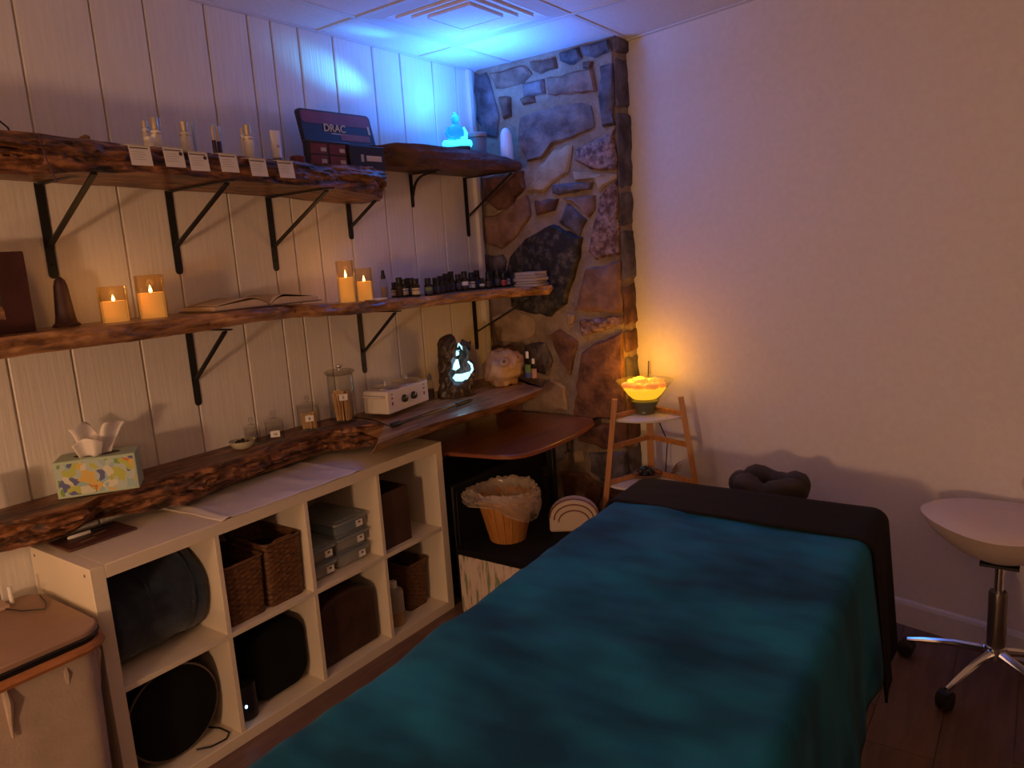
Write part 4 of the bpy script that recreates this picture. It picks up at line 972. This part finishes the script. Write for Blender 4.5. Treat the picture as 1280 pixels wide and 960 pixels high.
lw1 = lamp('figure_beam', 'SPOT', tuple(bp + Vector((.05, -.06, .19))), (.09, .50, 1.0), 60, .03, tuple(at(418, 92, 'x', 0)), 17, 1)
lw2 = lamp('figure_beam', 'SPOT', tuple(bp + Vector((.05, -.02, .19))), (.05, .45, 1.0), 26, .03, tuple(at(465, 42, 'z', H)), 15, 1)
p = at(598, 190, 'x', .185)
t = thing('lidded_jar', 'ribbed grey lidded jar with a white foot beside the glowing figure', 'jar', (.165, p.y + .02, ZS(p.y) - .002))
M().lathe([(.040, 0), (.041, .018), (.043, .019)] + [(.046 + (.001 if k % 2 else -.0005), .02 + .072 * k / 10) for k in range(11)] + [(.044, .094)], n=28).obj('body', mat('grey_ribbed', (.17, .15, .17), .5), t)
M().lathe([(.0408, .001), (.0412, .017)], n=28, capb=False, capt=False).obj('foot', M_label, t)
M().lathe([(.050, .093), (.052, .096), (.052, .110), (.048, .114), (.02, .116)], n=28).obj('lid', mat('grey_lid', (.28, .25, .27), .5), t)
p = at(637, 198, 'y', 2.28)
t = thing('selenite_tower', 'rounded white crystal tower at the stone end of the upper corner shelf', 'crystal', (p.x - .02, 2.29, ZS(2.27)))
M().lathe([(.036, 0), (.037, .01), (.035, .08), (.033, .085), (.032, .125), (.026, .145), (.016, .157), (.004, .162)], n=14, sx=.9).obj('body', mat('white_crystal', (.70, .66, .68), .4), t, ang=25)
M().lathe([(.0372, .004), (.0374, .010)], n=14, sx=.9, capb=False, capt=False).obj('base_band', M_label, t)

# ================================================================== CORNER TABLE
zt = .70
A4 = [at(u, v, 'z', zt) for u, v in ((550, 563), (600, 567.5), (655, 568))]
tp = [(.02, 1.50), (.30, 1.53), (.50, 1.56), (.60, 1.575), (.665, 1.60), (.705, 1.645), (.725, 1.72), (.735, 1.85), (.735, 2.0), (.72, 2.15), (.69, 2.27), (.65, 2.33), (.58, 2.342), (.02, 2.342)]
t = thing('corner_table', 'reddish-brown rounded table tucked in the corner under the wooden shelf', 'table', (0, 0, 0))
M_tab = mat('cherry_laminate', (.12, .038, .017), .32, col2=(.23, .08, .034), scale=4, stretch=(6, .8, 1), coat=.2)
M().prism(tp, zt - .020, zt).obj('tabletop', M_tab, t, bevel=.004)
cxm = sum(p[0] for p in tp) / len(tp); 
M().prism([(p[0] + .0015 * (1 if p[0] > .1 else 0), p[1] - (.0015 if p[1] < 1.7 else 0)) for p in tp], zt - .018, zt - .005).obj('edge_band', mat('cherry_edge', (.26, .08, .035), .35), t)
for x, y in ((.56, 2.07), (.10, 1.60), (.10, 2.25), (.30, 2.25)):
    lg_ = M().box((x, y, (zt - .02) / 2), (.032, .032, zt - .02)).obj('leg', M_black, t, bevel=.003)
    M().box((x, y, zt - .026), (.10, .10, .008)).obj('mounting_plate', M_black, lg_)
# black cabinet guessed from a very dark area below the table
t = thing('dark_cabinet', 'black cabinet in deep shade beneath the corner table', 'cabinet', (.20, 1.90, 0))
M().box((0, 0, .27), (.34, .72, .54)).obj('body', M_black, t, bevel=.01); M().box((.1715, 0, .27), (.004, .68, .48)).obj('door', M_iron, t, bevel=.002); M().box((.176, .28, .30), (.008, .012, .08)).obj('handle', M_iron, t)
# white printed storage box with black lid
ZX = .30
t = thing('storage_ottoman', 'white box printed with leafy streaks and a black lid, right of the cube unit', 'storage box', (.70, 1.70, 0))
mS = mat('streaky_print', (.62, .52, .44), .7, col2=(.20, .26, .14), scale=7, stretch=(9, 9, 1.2), contrast=(.46, .60), col3=(.60, .42, .36), detail=3)
M().box((0, 0, (ZX - .03) / 2), (.50, .50, ZX - .03)).obj('body', mS, t, bevel=.008)
M().box((0, 0, ZX - .015), (.51, .51, .03)).obj('lid', M_blackcloth, t, bevel=.006)
p = at(628, 682, 'z', ZX)
t = thing('foot_bucket', 'orange wooden bucket with a clear plastic liner on the black lid', 'bucket', (p.x - .03, p.y + .085, ZX + .0005))
M_orw = mat('orange_wood', (.42, .16, .035), .5, col2=(.55, .24, .06), scale=6, stretch=(8, 8, 1))
nst = 18; h_ = .20
for k in range(nst):
    a0, a1 = 2 * PI * (k + .03) / nst, 2 * PI * (k + .97) / nst; r0_, r1_ = .080, .128; V = []
    for r_, z_ in ((r0_, 0), (r1_, h_)):
        for dr in (0, -.012):
            for a in (a0, (a0 + a1) / 2, a1): V.append(((r_ + dr) * math.cos(a), (r_ + dr) * math.sin(a), z_))
    M().add(V, [(0,1,7,6),(1,2,8,7),(4,3,9,10),(5,4,10,11),(0,6,9,3),(2,5,11,8),(6,7,10,9),(7,8,11,10),(0,3,4,1),(1,4,5,2)]).obj('stave', M_orw, t, smooth=False)
M().lathe([(.079, .002), (.079, .010)], n=30).obj('bottom', M_orw, t)
M_film = frost('plastic_film', (.72, .56, .42), .60, .10)
def film(u, v):
    a = 2 * PI * u; w = nz3(math.cos(a) * 2.5, math.sin(a) * 2.5, v * 3, 8); jt = .011 * nz3(u * 97, v * 83, 1)
    if v < .4: k = v / .4; r_ = .085 + .045 * k + .006 * w; z_ = .10 + .14 * k + .016 * w * k
    else:
        k = (v - .4) / .6; ln = .060 + .085 * max(0, math.cos(a - .2)) + .02 * w
        r_ = .134 + .022 * math.sin(PI * min(1, k * 1.1)) + .012 * w + .060 * k * max(0, math.cos(a + 2.5)) ** 3
        z_ = .242 + .018 * w - ln * k
    return ((r_ + jt) * math.cos(a), (r_ + jt) * math.sin(a), z_ + jt)
M().grid(film, 52, 22, wu=True).obj('plastic_liner', M_film, t, smooth=False)
t = thing('striped_cushion', 'white striped cushion with rounded top standing behind the bucket', 'cushion', (.80, 1.86, ZX), rad(30))
o_ = [(-.10, 0), (.10, 0), (.10, .07)] + [(.10 * math.cos(a), .07 + .09 * math.sin(a)) for a in [PI * k / 12 for k in range(1, 12)]] + [(-.10, .07)]
o_ = [(a * 1.1, b * .95) for a, b in o_]
M().prism(o_, -.035, .035, lambda p: Vector((p.x, p.z, p.y))).obj('body', mat('cream_cotton', (.60, .46, .36), .8), t, bevel=.012, seg=3)
for s_ in (.97, .80, .62): M().tube([(a * s_, -.036, .008 + b * s_) for a, b in o_[1:]], .0035, 6).obj('stripe', mat('brown_stripe', (.22, .09, .07), .8), t)

# ================================================================== BAMBOO CORNER STAND
M_bam = mat('bamboo', (.42, .16, .045), .45, col2=(.55, .24, .075), scale=8, stretch=(6, 6, .6))
M_wsh = mat('white_shelf', (.70, .64, .58), .45)
zs1, zs2 = .765, .45
L1 = at(764, 524, 'z', zs1); R1 = at(859, 521, 'z', zs1)
RC = Vector((.965, 2.325, 0))
L0 = Vector((L1.x - .035, L1.y - .05, 0)); R0 = Vector((R1.x + .06, R1.y + .02, 0))
t = thing('corner_stand', 'bamboo corner stand with white quarter-round shelves under the salt lamp', 'plant stand', (0, 0, 0))
def leg(a, b, w=.024):
    s = M(); dd = (b - a).normalized(); ax = dd.cross(Vector((.35, -.93, 0))).normalized(); ay = ax.cross(dd); vs = []
    for p in (a, b):
        for q in ((-1, -1), (1, -1), (1, 1), (-1, 1)): vs.append(p + ax * q[0] * w / 2 + ay * q[1] * w / 2)
    s.add(vs, [(0,1,2,3),(7,6,5,4),(0,4,5,1),(1,5,6,2),(2,6,7,3),(3,7,4,0)]); return s
Lt = at(768.5, 499, 'y', L1.y); Rt = at(851, 496, 'y', R1.y)
Lb = Lt + (at(757, 632, 'y', L1.y - .03) - Lt) * (Lt.z / (Lt.z - at(757, 632, 'y', L1.y - .03).z)); Rb = Rt + (at(870, 606, 'y', R1.y - .01) - Rt) * (Rt.z / (Rt.z - at(870, 606, 'y', R1.y - .01).z))
leg(Lb, Lt).obj('leg', M_bam, t, smooth=False); leg(Rb, Rt).obj('leg', M_bam, t, smooth=False)
leg(Vector((RC.x, RC.y, 0)), Vector((RC.x, RC.y, zs1 + .05)), .03).obj('leg', M_bam, t, smooth=False)
def onleg(a, b, z): k = (z - a.z) / (b.z - a.z); return a + (b - a) * k
for z_ in (zs1, zs2, .16):
    a, b = onleg(Lb, Lt, z_), onleg(Rb, Rt, z_); c = Vector((RC.x, RC.y, z_)); ia, ib = a.lerp(c, .04), b.lerp(c, .04)
    va, vb = ia - c, ib - c; pl_ = [(c.x + .004, c.y - .004)]
    for k in range(11):
        q = PI / 2 * k / 10; p = c + va * math.cos(q) + vb * math.sin(q); pl_.append((p.x, p.y))
    M().prism(pl_, z_ - .010, z_ + .002).obj('shelf', M_wsh, t, bevel=.002)
    for e in (a, b): leg(e.lerp(c, .03) + Vector((0, 0, .014)), c.lerp(e, .03) + Vector((0, 0, .014)), .018).obj('rail', M_bam, t, smooth=False)
for z_ in (zs1 - .13, zs2 - .14):
    for e in (onleg(Lb, Lt, z_), onleg(Rb, Rt, z_)): leg(e, Vector((RC.x, RC.y, z_)), .02).obj('rail', M_bam, t, smooth=False)
# salt lamp bowl
c = at(806, 519, 'z', zs1 + .003); c.y += .05; c.x -= .02
t = thing('salt_lamp', 'grey glass bowl of glowing orange salt chunks on the corner stand', 'lamp', c)
M_bowl = frost('olive_glass', (.20, .19, .10), .80, .12)
M().lathe([(.052, .052), (.072, .072), (.128, .148), (.134, .154), (.131, .154), (.120, .140), (.068, .068), (.050, .056)], n=36, capb=False, capt=False).obj('bowl', M_bowl, t)
M().lathe([(.044, 0), (.046, .003), (.043, .010), (.044, .02), (.058, .045), (.066, .060), (.052, .066), (.01, .068)], n=36).obj('foot', mat('grey_green_glass', (.11, .12, .085), .18), t)
M_salt = mat('lit_salt', (.9, .35, .08), .6, emit=(1.0, .25, .025), estr=.85, col2=(1, .5, .15), scale=20)
M_salt2 = mat('lit_salt_core', (1, .6, .1), .6, emit=(1.0, .46, .015), estr=1.5)
M().lathe([(.058, .072), (.080, .092), (.098, .118), (.09, .124), (.01, .126)], n=28).obj('salt_core', M_salt2, t)
for k, (x, y, z_, r) in enumerate([(-.050, -.035, .128, .032), (-.005, -.048, .126, .030), (.045, -.030, .126, .030), (.062, .012, .128, .028), (-.02, .0, .142, .036), (.035, .03, .140, .030), (-.062, .02, .128, .028), (-.02, .05, .132, .030)]):
    M().ball((x * 1.12, y * 1.12, z_ + .006), (r * 1.15, r, r * .62), 12, 8, nz=.45, seed=k * 3).obj('salt_chunk', M_salt, t, ang=25)
l = lamp('salt_light', 'POINT', (-.05, .01, .215), (1.0, .44, .01), 2.3, .06); l.parent = t
tag(M().tube([(.905, 2.46, .98), (.90, 2.45, .80), (1.02, 2.40, .60), (1.02, 2.36, .42), (1.03, 2.36, .10), (1.04, 2.35, .008)], .003).obj('cable', M_black), 'thin lamp cord running down behind the bamboo corner stand', 'cable')
# bowl with stones on lower shelf
p = at(808, 598, 'z', zs2 + .002)
t = thing('stone_bowl', 'shallow brown dish of dark tumbled stones on the lower white shelf', 'bowl', (p.x - .005, p.y + .02, zs2 + .003))
M().lathe([(.035, 0), (.060, .010), (.072, .022), (.070, .024), (.056, .014), (.02, .008)], n=28).obj('dish', mat('terracotta', (.20, .08, .045), .6), t)
for k in range(11):
    a = k * 2.4; r_ = .012 + .030 * ((k * 7) % 5) / 5
    M().ball((r_ * math.cos(a), r_ * math.sin(a), .026 + .010 * (k % 2)), (.017, .014, .012), 10, 8, nz=.4, seed=k).obj('tumbled_stone', mat('dark_pebble', (.018, .018, .020), .3) if k % 3 else mat('teal_pebble', (.10, .17, .18), .3), t)
t = thing('feather_sprig', 'small dry feathery sprig beside the dish of dark stones', 'sprig', (p.x + .085, p.y + .085, zs2 + .003))
for k in range(6):
    a = -.5 + .25 * k; M().tube([(0, 0, .006), (.03 * math.cos(a), .03 * math.sin(a), .02 + .006 * k), (.06 * math.cos(a), .06 * math.sin(a), .022 + .009 * k)], [.002, .0035, .001], 6).obj('feather', mat('dry_feather', (.16, .10, .08), .8), t)

# ================================================================== MASSAGE TABLE
ZBED = .64
hx = Vector((1.262, 1.62)); # head-left of the blanket top
def bx(s, y):      # lateral position of fraction s (0 left .. 1 right) at depth y
    xl = 1.262 - (y - 1.45) * .045; xr = 2.085 - (y - 1.45) * .045
    return xl + (xr - xl) * s
t = thing('massage_table', 'massage table standing under the teal blanket and black sheet', 'massage table', (0, 0, 0))
s = M(); pl_ = []
for y, s0, s1 in ((-.35, .03, .97), (1.50, .03, .97), (1.70, .06, .94)): pass
outl = [(bx(.035, -.35), -.35), (bx(.965, -.35), -.35), (bx(.965, 1.62), 1.62), (bx(.90, 1.71), 1.71), (bx(.10, 1.71), 1.71), (bx(.035, 1.62), 1.62)]
M().prism(outl, ZBED - .07, ZBED - .012).obj('padded_top', M_brown, t, bevel=.02, seg=3)
M().prism([(bx(.08, -.3), -.3), (bx(.92, -.3), -.3), (bx(.92, 1.6), 1.6), (bx(.08, 1.6), 1.6)], ZBED - .15, ZBED - .072).obj('frame', M_bam, t)
for s_ in (.14, .86):
    for y in (-.2, 1.45): M().box((bx(s_, y), y, (ZBED - .15) / 2), (.05, .05, ZBED - .152)).obj('leg', M_bam, t, bevel=.004)
def drape(y, w0, zl_, zr_, lift, amp, seed, rl=.045, flare=.05):
    """cross section of a cloth over the table: list of (x, z)"""
    xl, xr = bx(0, y) - lift, bx(1, y) + lift; zt_ = ZBED + lift; out = []
    nL = 9
    for k in range(nL): q = k / nL; out.append((xl - flare * (1 - q) * .8, zl_ + (zt_ - rl - zl_) * q, 'l'))
    for k in range(7): a = PI - PI / 2 * k / 6; out.append((xl + rl + rl * math.cos(a), zt_ - rl + rl * math.sin(a), 't'))
    for k in range(1, 30): q = k / 30; out.append((xl + rl + (xr - xl - 2 * rl) * q, zt_, 't'))
    for k in range(7): a = PI / 2 - PI / 2 * k / 6; out.append((xr - rl + rl * math.cos(a), zt_ - rl + rl * math.sin(a), 't'))
    for k in range(1, nL + 1): q = k / nL; out.append((xr + flare * q * .7, zt_ - rl - (zt_ - rl - zr_) * q, 'r'))
    return out
def cloth(name, y0, y1, ny, zlf, zrf, lift, amp, seed, m, headdrop=0, parent=None, solid=.006, fl=.05):
    NX = 9 + 7 + 29 + 7 + 9; V = []
    for j in range(ny):
        v = j / (ny - 1); y = y0 + (y1 - y0) * v
        prof = drape(y, 0, zlf(y), zrf(y), lift, amp, seed, .045, fl)
        for i, (x, z_, w) in enumerate(prof):
            yy = y
            if w == 't':
                f = 1.0
                wr = .55 * nz3(x * 2.2, yy * 3.6, 0, seed) + .35 * nz3(x * 5 + yy * 2.4, yy * 7, 1, seed) + .25 * nz3(x * 9, yy * 15, 2, seed)
                z_ += amp * max(-.6, wr)
            else:
                dep = (ZBED - z_) / .4
                x += (.010 * math.sin(yy * 13 + 3 + 2 * nz3(yy * 2, 0, 0, 3)) + .005 * math.sin(yy * 31)) * dep * (1 if w == 'r' else -1)
            # head-end fall
            if headdrop and v > 1 - headdrop:
                k = (v - (1 - headdrop)) / headdrop; z_ -= .02 * k * k
            V.append((x, yy, z_))
    fs = [(j * NX + i, j * NX + i + 1, (j + 1) * NX + i + 1, (j + 1) * NX + i) for j in range(ny - 1) for i in range(NX - 1)]
    return M().add(V, fs).obj(name, m, parent, solid=solid, ang=80)
M_teal = mat('teal_fleece', (.005, .054, .100), .85, spec=.06, col2=(.013, .165, .265), scale=1.9, stretch=(.8, 1.5, 1), bump=.25, bscale=160, sheen=.04, contrast=(.40, .60), detail=3, dist=.002)
M_sheet = mat('black_sheet', (.010, .0075, .0085), .85, spec=.2, bump=.15, bscale=120)
tag(cloth('plush_blanket', -.42, 1.50, 120, lambda y: .40, lambda y: .27 + .03 * math.sin(y * 5), .016, .022, 3, M_teal), 'soft teal plush blanket spread over the massage table', 'blanket')
# black sheet with a folded head end
so = cloth('table_sheet', -.38, 1.685, 110, lambda y: .43, lambda y: .30 - .14 * max(0, min(1, (y - 1.15) / .25)), .002, .004, 6, M_sheet, .03, None, .004, .030)
tag(so, 'black sheet under the teal blanket, hanging low at the head corner', 'sheet')
cloth('folded_edge', 1.36, 1.695, 34, lambda y: .46, lambda y: .17 + .02 * math.sin(y * 23),   .024, .006, 9, M_sheet, .25, so, .008, .055)
# face cradle cushion
p = at(958, 600, 'z', .66)
t = thing('face_cradle', 'dark grey padded face cushion at the head of the massage table', 'face cushion', (1.655, 1.875, .618))
pts = []
for k in range(33):
    a = rad(-230 + 318 * k / 32); pts.append((.115 * math.cos(a + rad(90)), .075 * math.sin(a + rad(90)), .012 * math.sin(k * .8)))
M_gcloth = mat('charcoal_fabric', (.045, .032, .028), .85, bump=.2, bscale=90)
M().tube(pts, [.030] + [.042 + .005 * math.sin(k * 1.3) for k in range(31)] + [.030], 14).obj('cushion', M_gcloth, t, ang=80)
M().box((0, -.07, -.035), (.14, .16, .02)).obj('support_plate', M_black, t, bevel=.004)
for sx in (-.05, .05): M().lathe([(.008, -.11), (.008, .10)], (sx, -.10, -.055), 12, Matrix.Rotation(PI / 2, 3, 'X')).obj('rod', M_chrome, t)

# ================================================================== STOOL
sc_ = Vector((2.40, 1.93, 0))
t = thing('saddle_stool', 'cream saddle stool on a chrome five-star base with casters', 'stool', sc_)
M_seat = mat('cream_vinyl', (.62, .50, .44), .4)
for k in range(5):
    a = rad(172 + 72 * k); dd = Vector((math.cos(a), math.sin(a), 0)); R_ = .265
    ar = M().tube([tuple(dd * .02 + Vector((0, 0, .115))), tuple(dd * .12 + Vector((0, 0, .105))), tuple(dd * .22 + Vector((0, 0, .082))), tuple(dd * (R_ + .005) + Vector((0, 0, .068)))], [.017, .014, .011, .009], 10).obj('base_arm', M_chrome, t)
    M().lathe([(.007, .045), (.007, .075)], dd * R_, 10).obj('caster_stem', M_chrome, ar)
    pp = Vector((-dd.y, dd.x, 0)); mx = pp.to_track_quat('Z', 'Y').to_matrix()
    for sg in (-1, 1): M().lathe([(.010, -.007), (.022, -.008), (.026, -.004), (.026, .004), (.022, .008), (.010, .007)], dd * (R_ + .012) + pp * sg * .012 + Vector((0, 0, .0265)), 20, mx).obj('caster_wheel', M_black, ar)
    M().lathe([(.020, -.02), (.028, -.018), (.028, .018), (.020, .02)], dd * (R_ + .010) + Vector((0, 0, .040)), 14, mx).obj('caster_hood', M_black, ar)
M().lathe([(.034, .09), (.036, .095), (.034, .135), (.024, .14)], n=24).obj('hub', M_chrome, t)
M().lathe([(.028, .13), (.028, .325), (.024, .332)], n=24).obj('column_sleeve', mat('dark_chrome', (.20, .17, .16), .3, metal=.8), t)
M().lathe([(.014, .32), (.014, .43)], n=18).obj('gas_piston', M_chrome, t)
M().box((0, 0, .434), (.11, .10, .010)).obj('seat_plate', M_black, t)
def seatf(u, v):
    a = 2 * PI * u; rr_ = min(1, v * 2) if v < .5 else min(1, (1 - v) * 2)
    k = 1 + .10 * math.cos(2 * a); x, y = .215 * rr_ * k * math.cos(a), .205 * rr_ * math.sin(a)
    if v < .5: return (x, y, .440 + .135 * rr_ ** 2.3)
    return (x * (1 + .03 * (1 - rr_)), y, .602 + .012 * (1 - rr_ ** 2) + .010 * math.cos(2 * a) * rr_ - .022 * rr_ ** 8)
M().grid(seatf, 40, 25, wu=True).obj('seat', M_seat, t, ang=80)
def backf(u, v):
    a = 2 * PI * u; b = PI * (v * .98 + .01); return (.150 + .105 * math.sin(b) * math.cos(a), .10 + .035 * math.sin(b) * math.sin(a), .685 - .075 * math.cos(b))
M().grid(backf, 28, 16, wu=True).obj('back_pad', M_seat, t, ang=80)
M().tube([(.05, .02, .435), (.15, .16, .44), (.18, .225, .50), (.16, .155, .64), (.155, .125, .66)], .010, 10).obj('back_post', M_chrome, t)

# ================================================================== HAMPER (left foreground)
t = thing('laundry_hamper', 'canvas laundry hamper with wooden rim and flat lid in front of the cube unit', 'hamper', (.275, -.262, 0))
hw, hd = .42, .48
M_can = mat('cream_canvas', (.42, .32, .25), .85, col2=(.48, .37, .29), scale=12, bump=.25, bscale=110)
M_rim = mat('honey_wood', (.30, .11, .035), .45, col2=(.42, .17, .06), scale=7, stretch=(3, 3, 8))
def canf(u, v):
    o_ = CAN[round(u * len(CAN)) % len(CAN)]; a = math.atan2(o_[1], o_[0])
    w = 1 + (.016 * nz3(o_[0] * 14, o_[1] * 14, v * 3, 2) + .012 * math.sin(a * 11)) * math.sin(PI * min(1, v * 1.05)) * (1 - v * .5)
    k = .90 + .06 * v
    return (o_[0] * k * w, o_[1] * k * w, .01 + .585 * v)
CAN = []
oo = rr(hw, hd, .06, 6)
for i in range(len(oo)):
    a, b = Vector(oo[i]), Vector(oo[(i + 1) % len(oo)]); n_ = max(1, int((b - a).length / .02))
    for k in range(n_): CAN.append(tuple(a.lerp(b, k / n_)))
s = M().grid(canf, len(CAN), 24, wu=True); s.f.append(tuple(range(len(CAN)))[::-1]); s.obj('canvas_bag', M_can, t, ang=70)
M().tube([(x, y, .598) for x, y in CAN[::2]], .014, 8, True).obj('rim', M_rim, t)
M().prism([(x * .97, y * .97) for x, y in oo], .606, .618).obj('dark_gap', M_black, t)  # black plate paints the shaded gap between lid and rim
M().prism([(x * 1.0, y * 1.0) for x, y in oo], .626, .646).obj('lid', mat('tan_lid', (.30, .18, .12), .5, col2=(.35, .21, .14), scale=9), t, bevel=.005)
M().tube([(x * 1.0, y * 1.0, .627) for x, y in oo], .004, 6, True).obj('lid_piping', M_black, t)
for x, y in ((.17, .12), (.185, -.02), (.13, .215)):
    M().tube([(x + .02, y + .01, .585), (x + .026, y + .014, .55), (x + .020, y + .012, .50), (x + .024, y + .010, .46)], [.008, .011, .006, .003], 8).obj('tie', M_can, t)
for sx in (-1, 1):
    for sy in (-1, 1): M().box((sx * (hw / 2 - .045), sy * (hd / 2 - .045), .29), (.02, .02, .58)).obj('leg', M_rim, t)
t = thing('small_charger', 'small pale device with a thin black lead on the hamper lid', 'charger', (.105, -.14, .6465))
M().box((0, 0, .006), (.07, .05, .012)).obj('body', mat('charger_pale', (.5, .34, .26), .5), t, bevel=.004)
M().lathe([(.006, .0), (.006, .05), (.004, .052)], (.0, .04, 0), 12).obj('plug', M_label, t)
M().tube([(.03, .01, .004), (.09, .03, .003), (.14, .07, .003), (.10, .09, .003), (.02, .105, .003)], .002, 6).obj('lead', M_black, t)
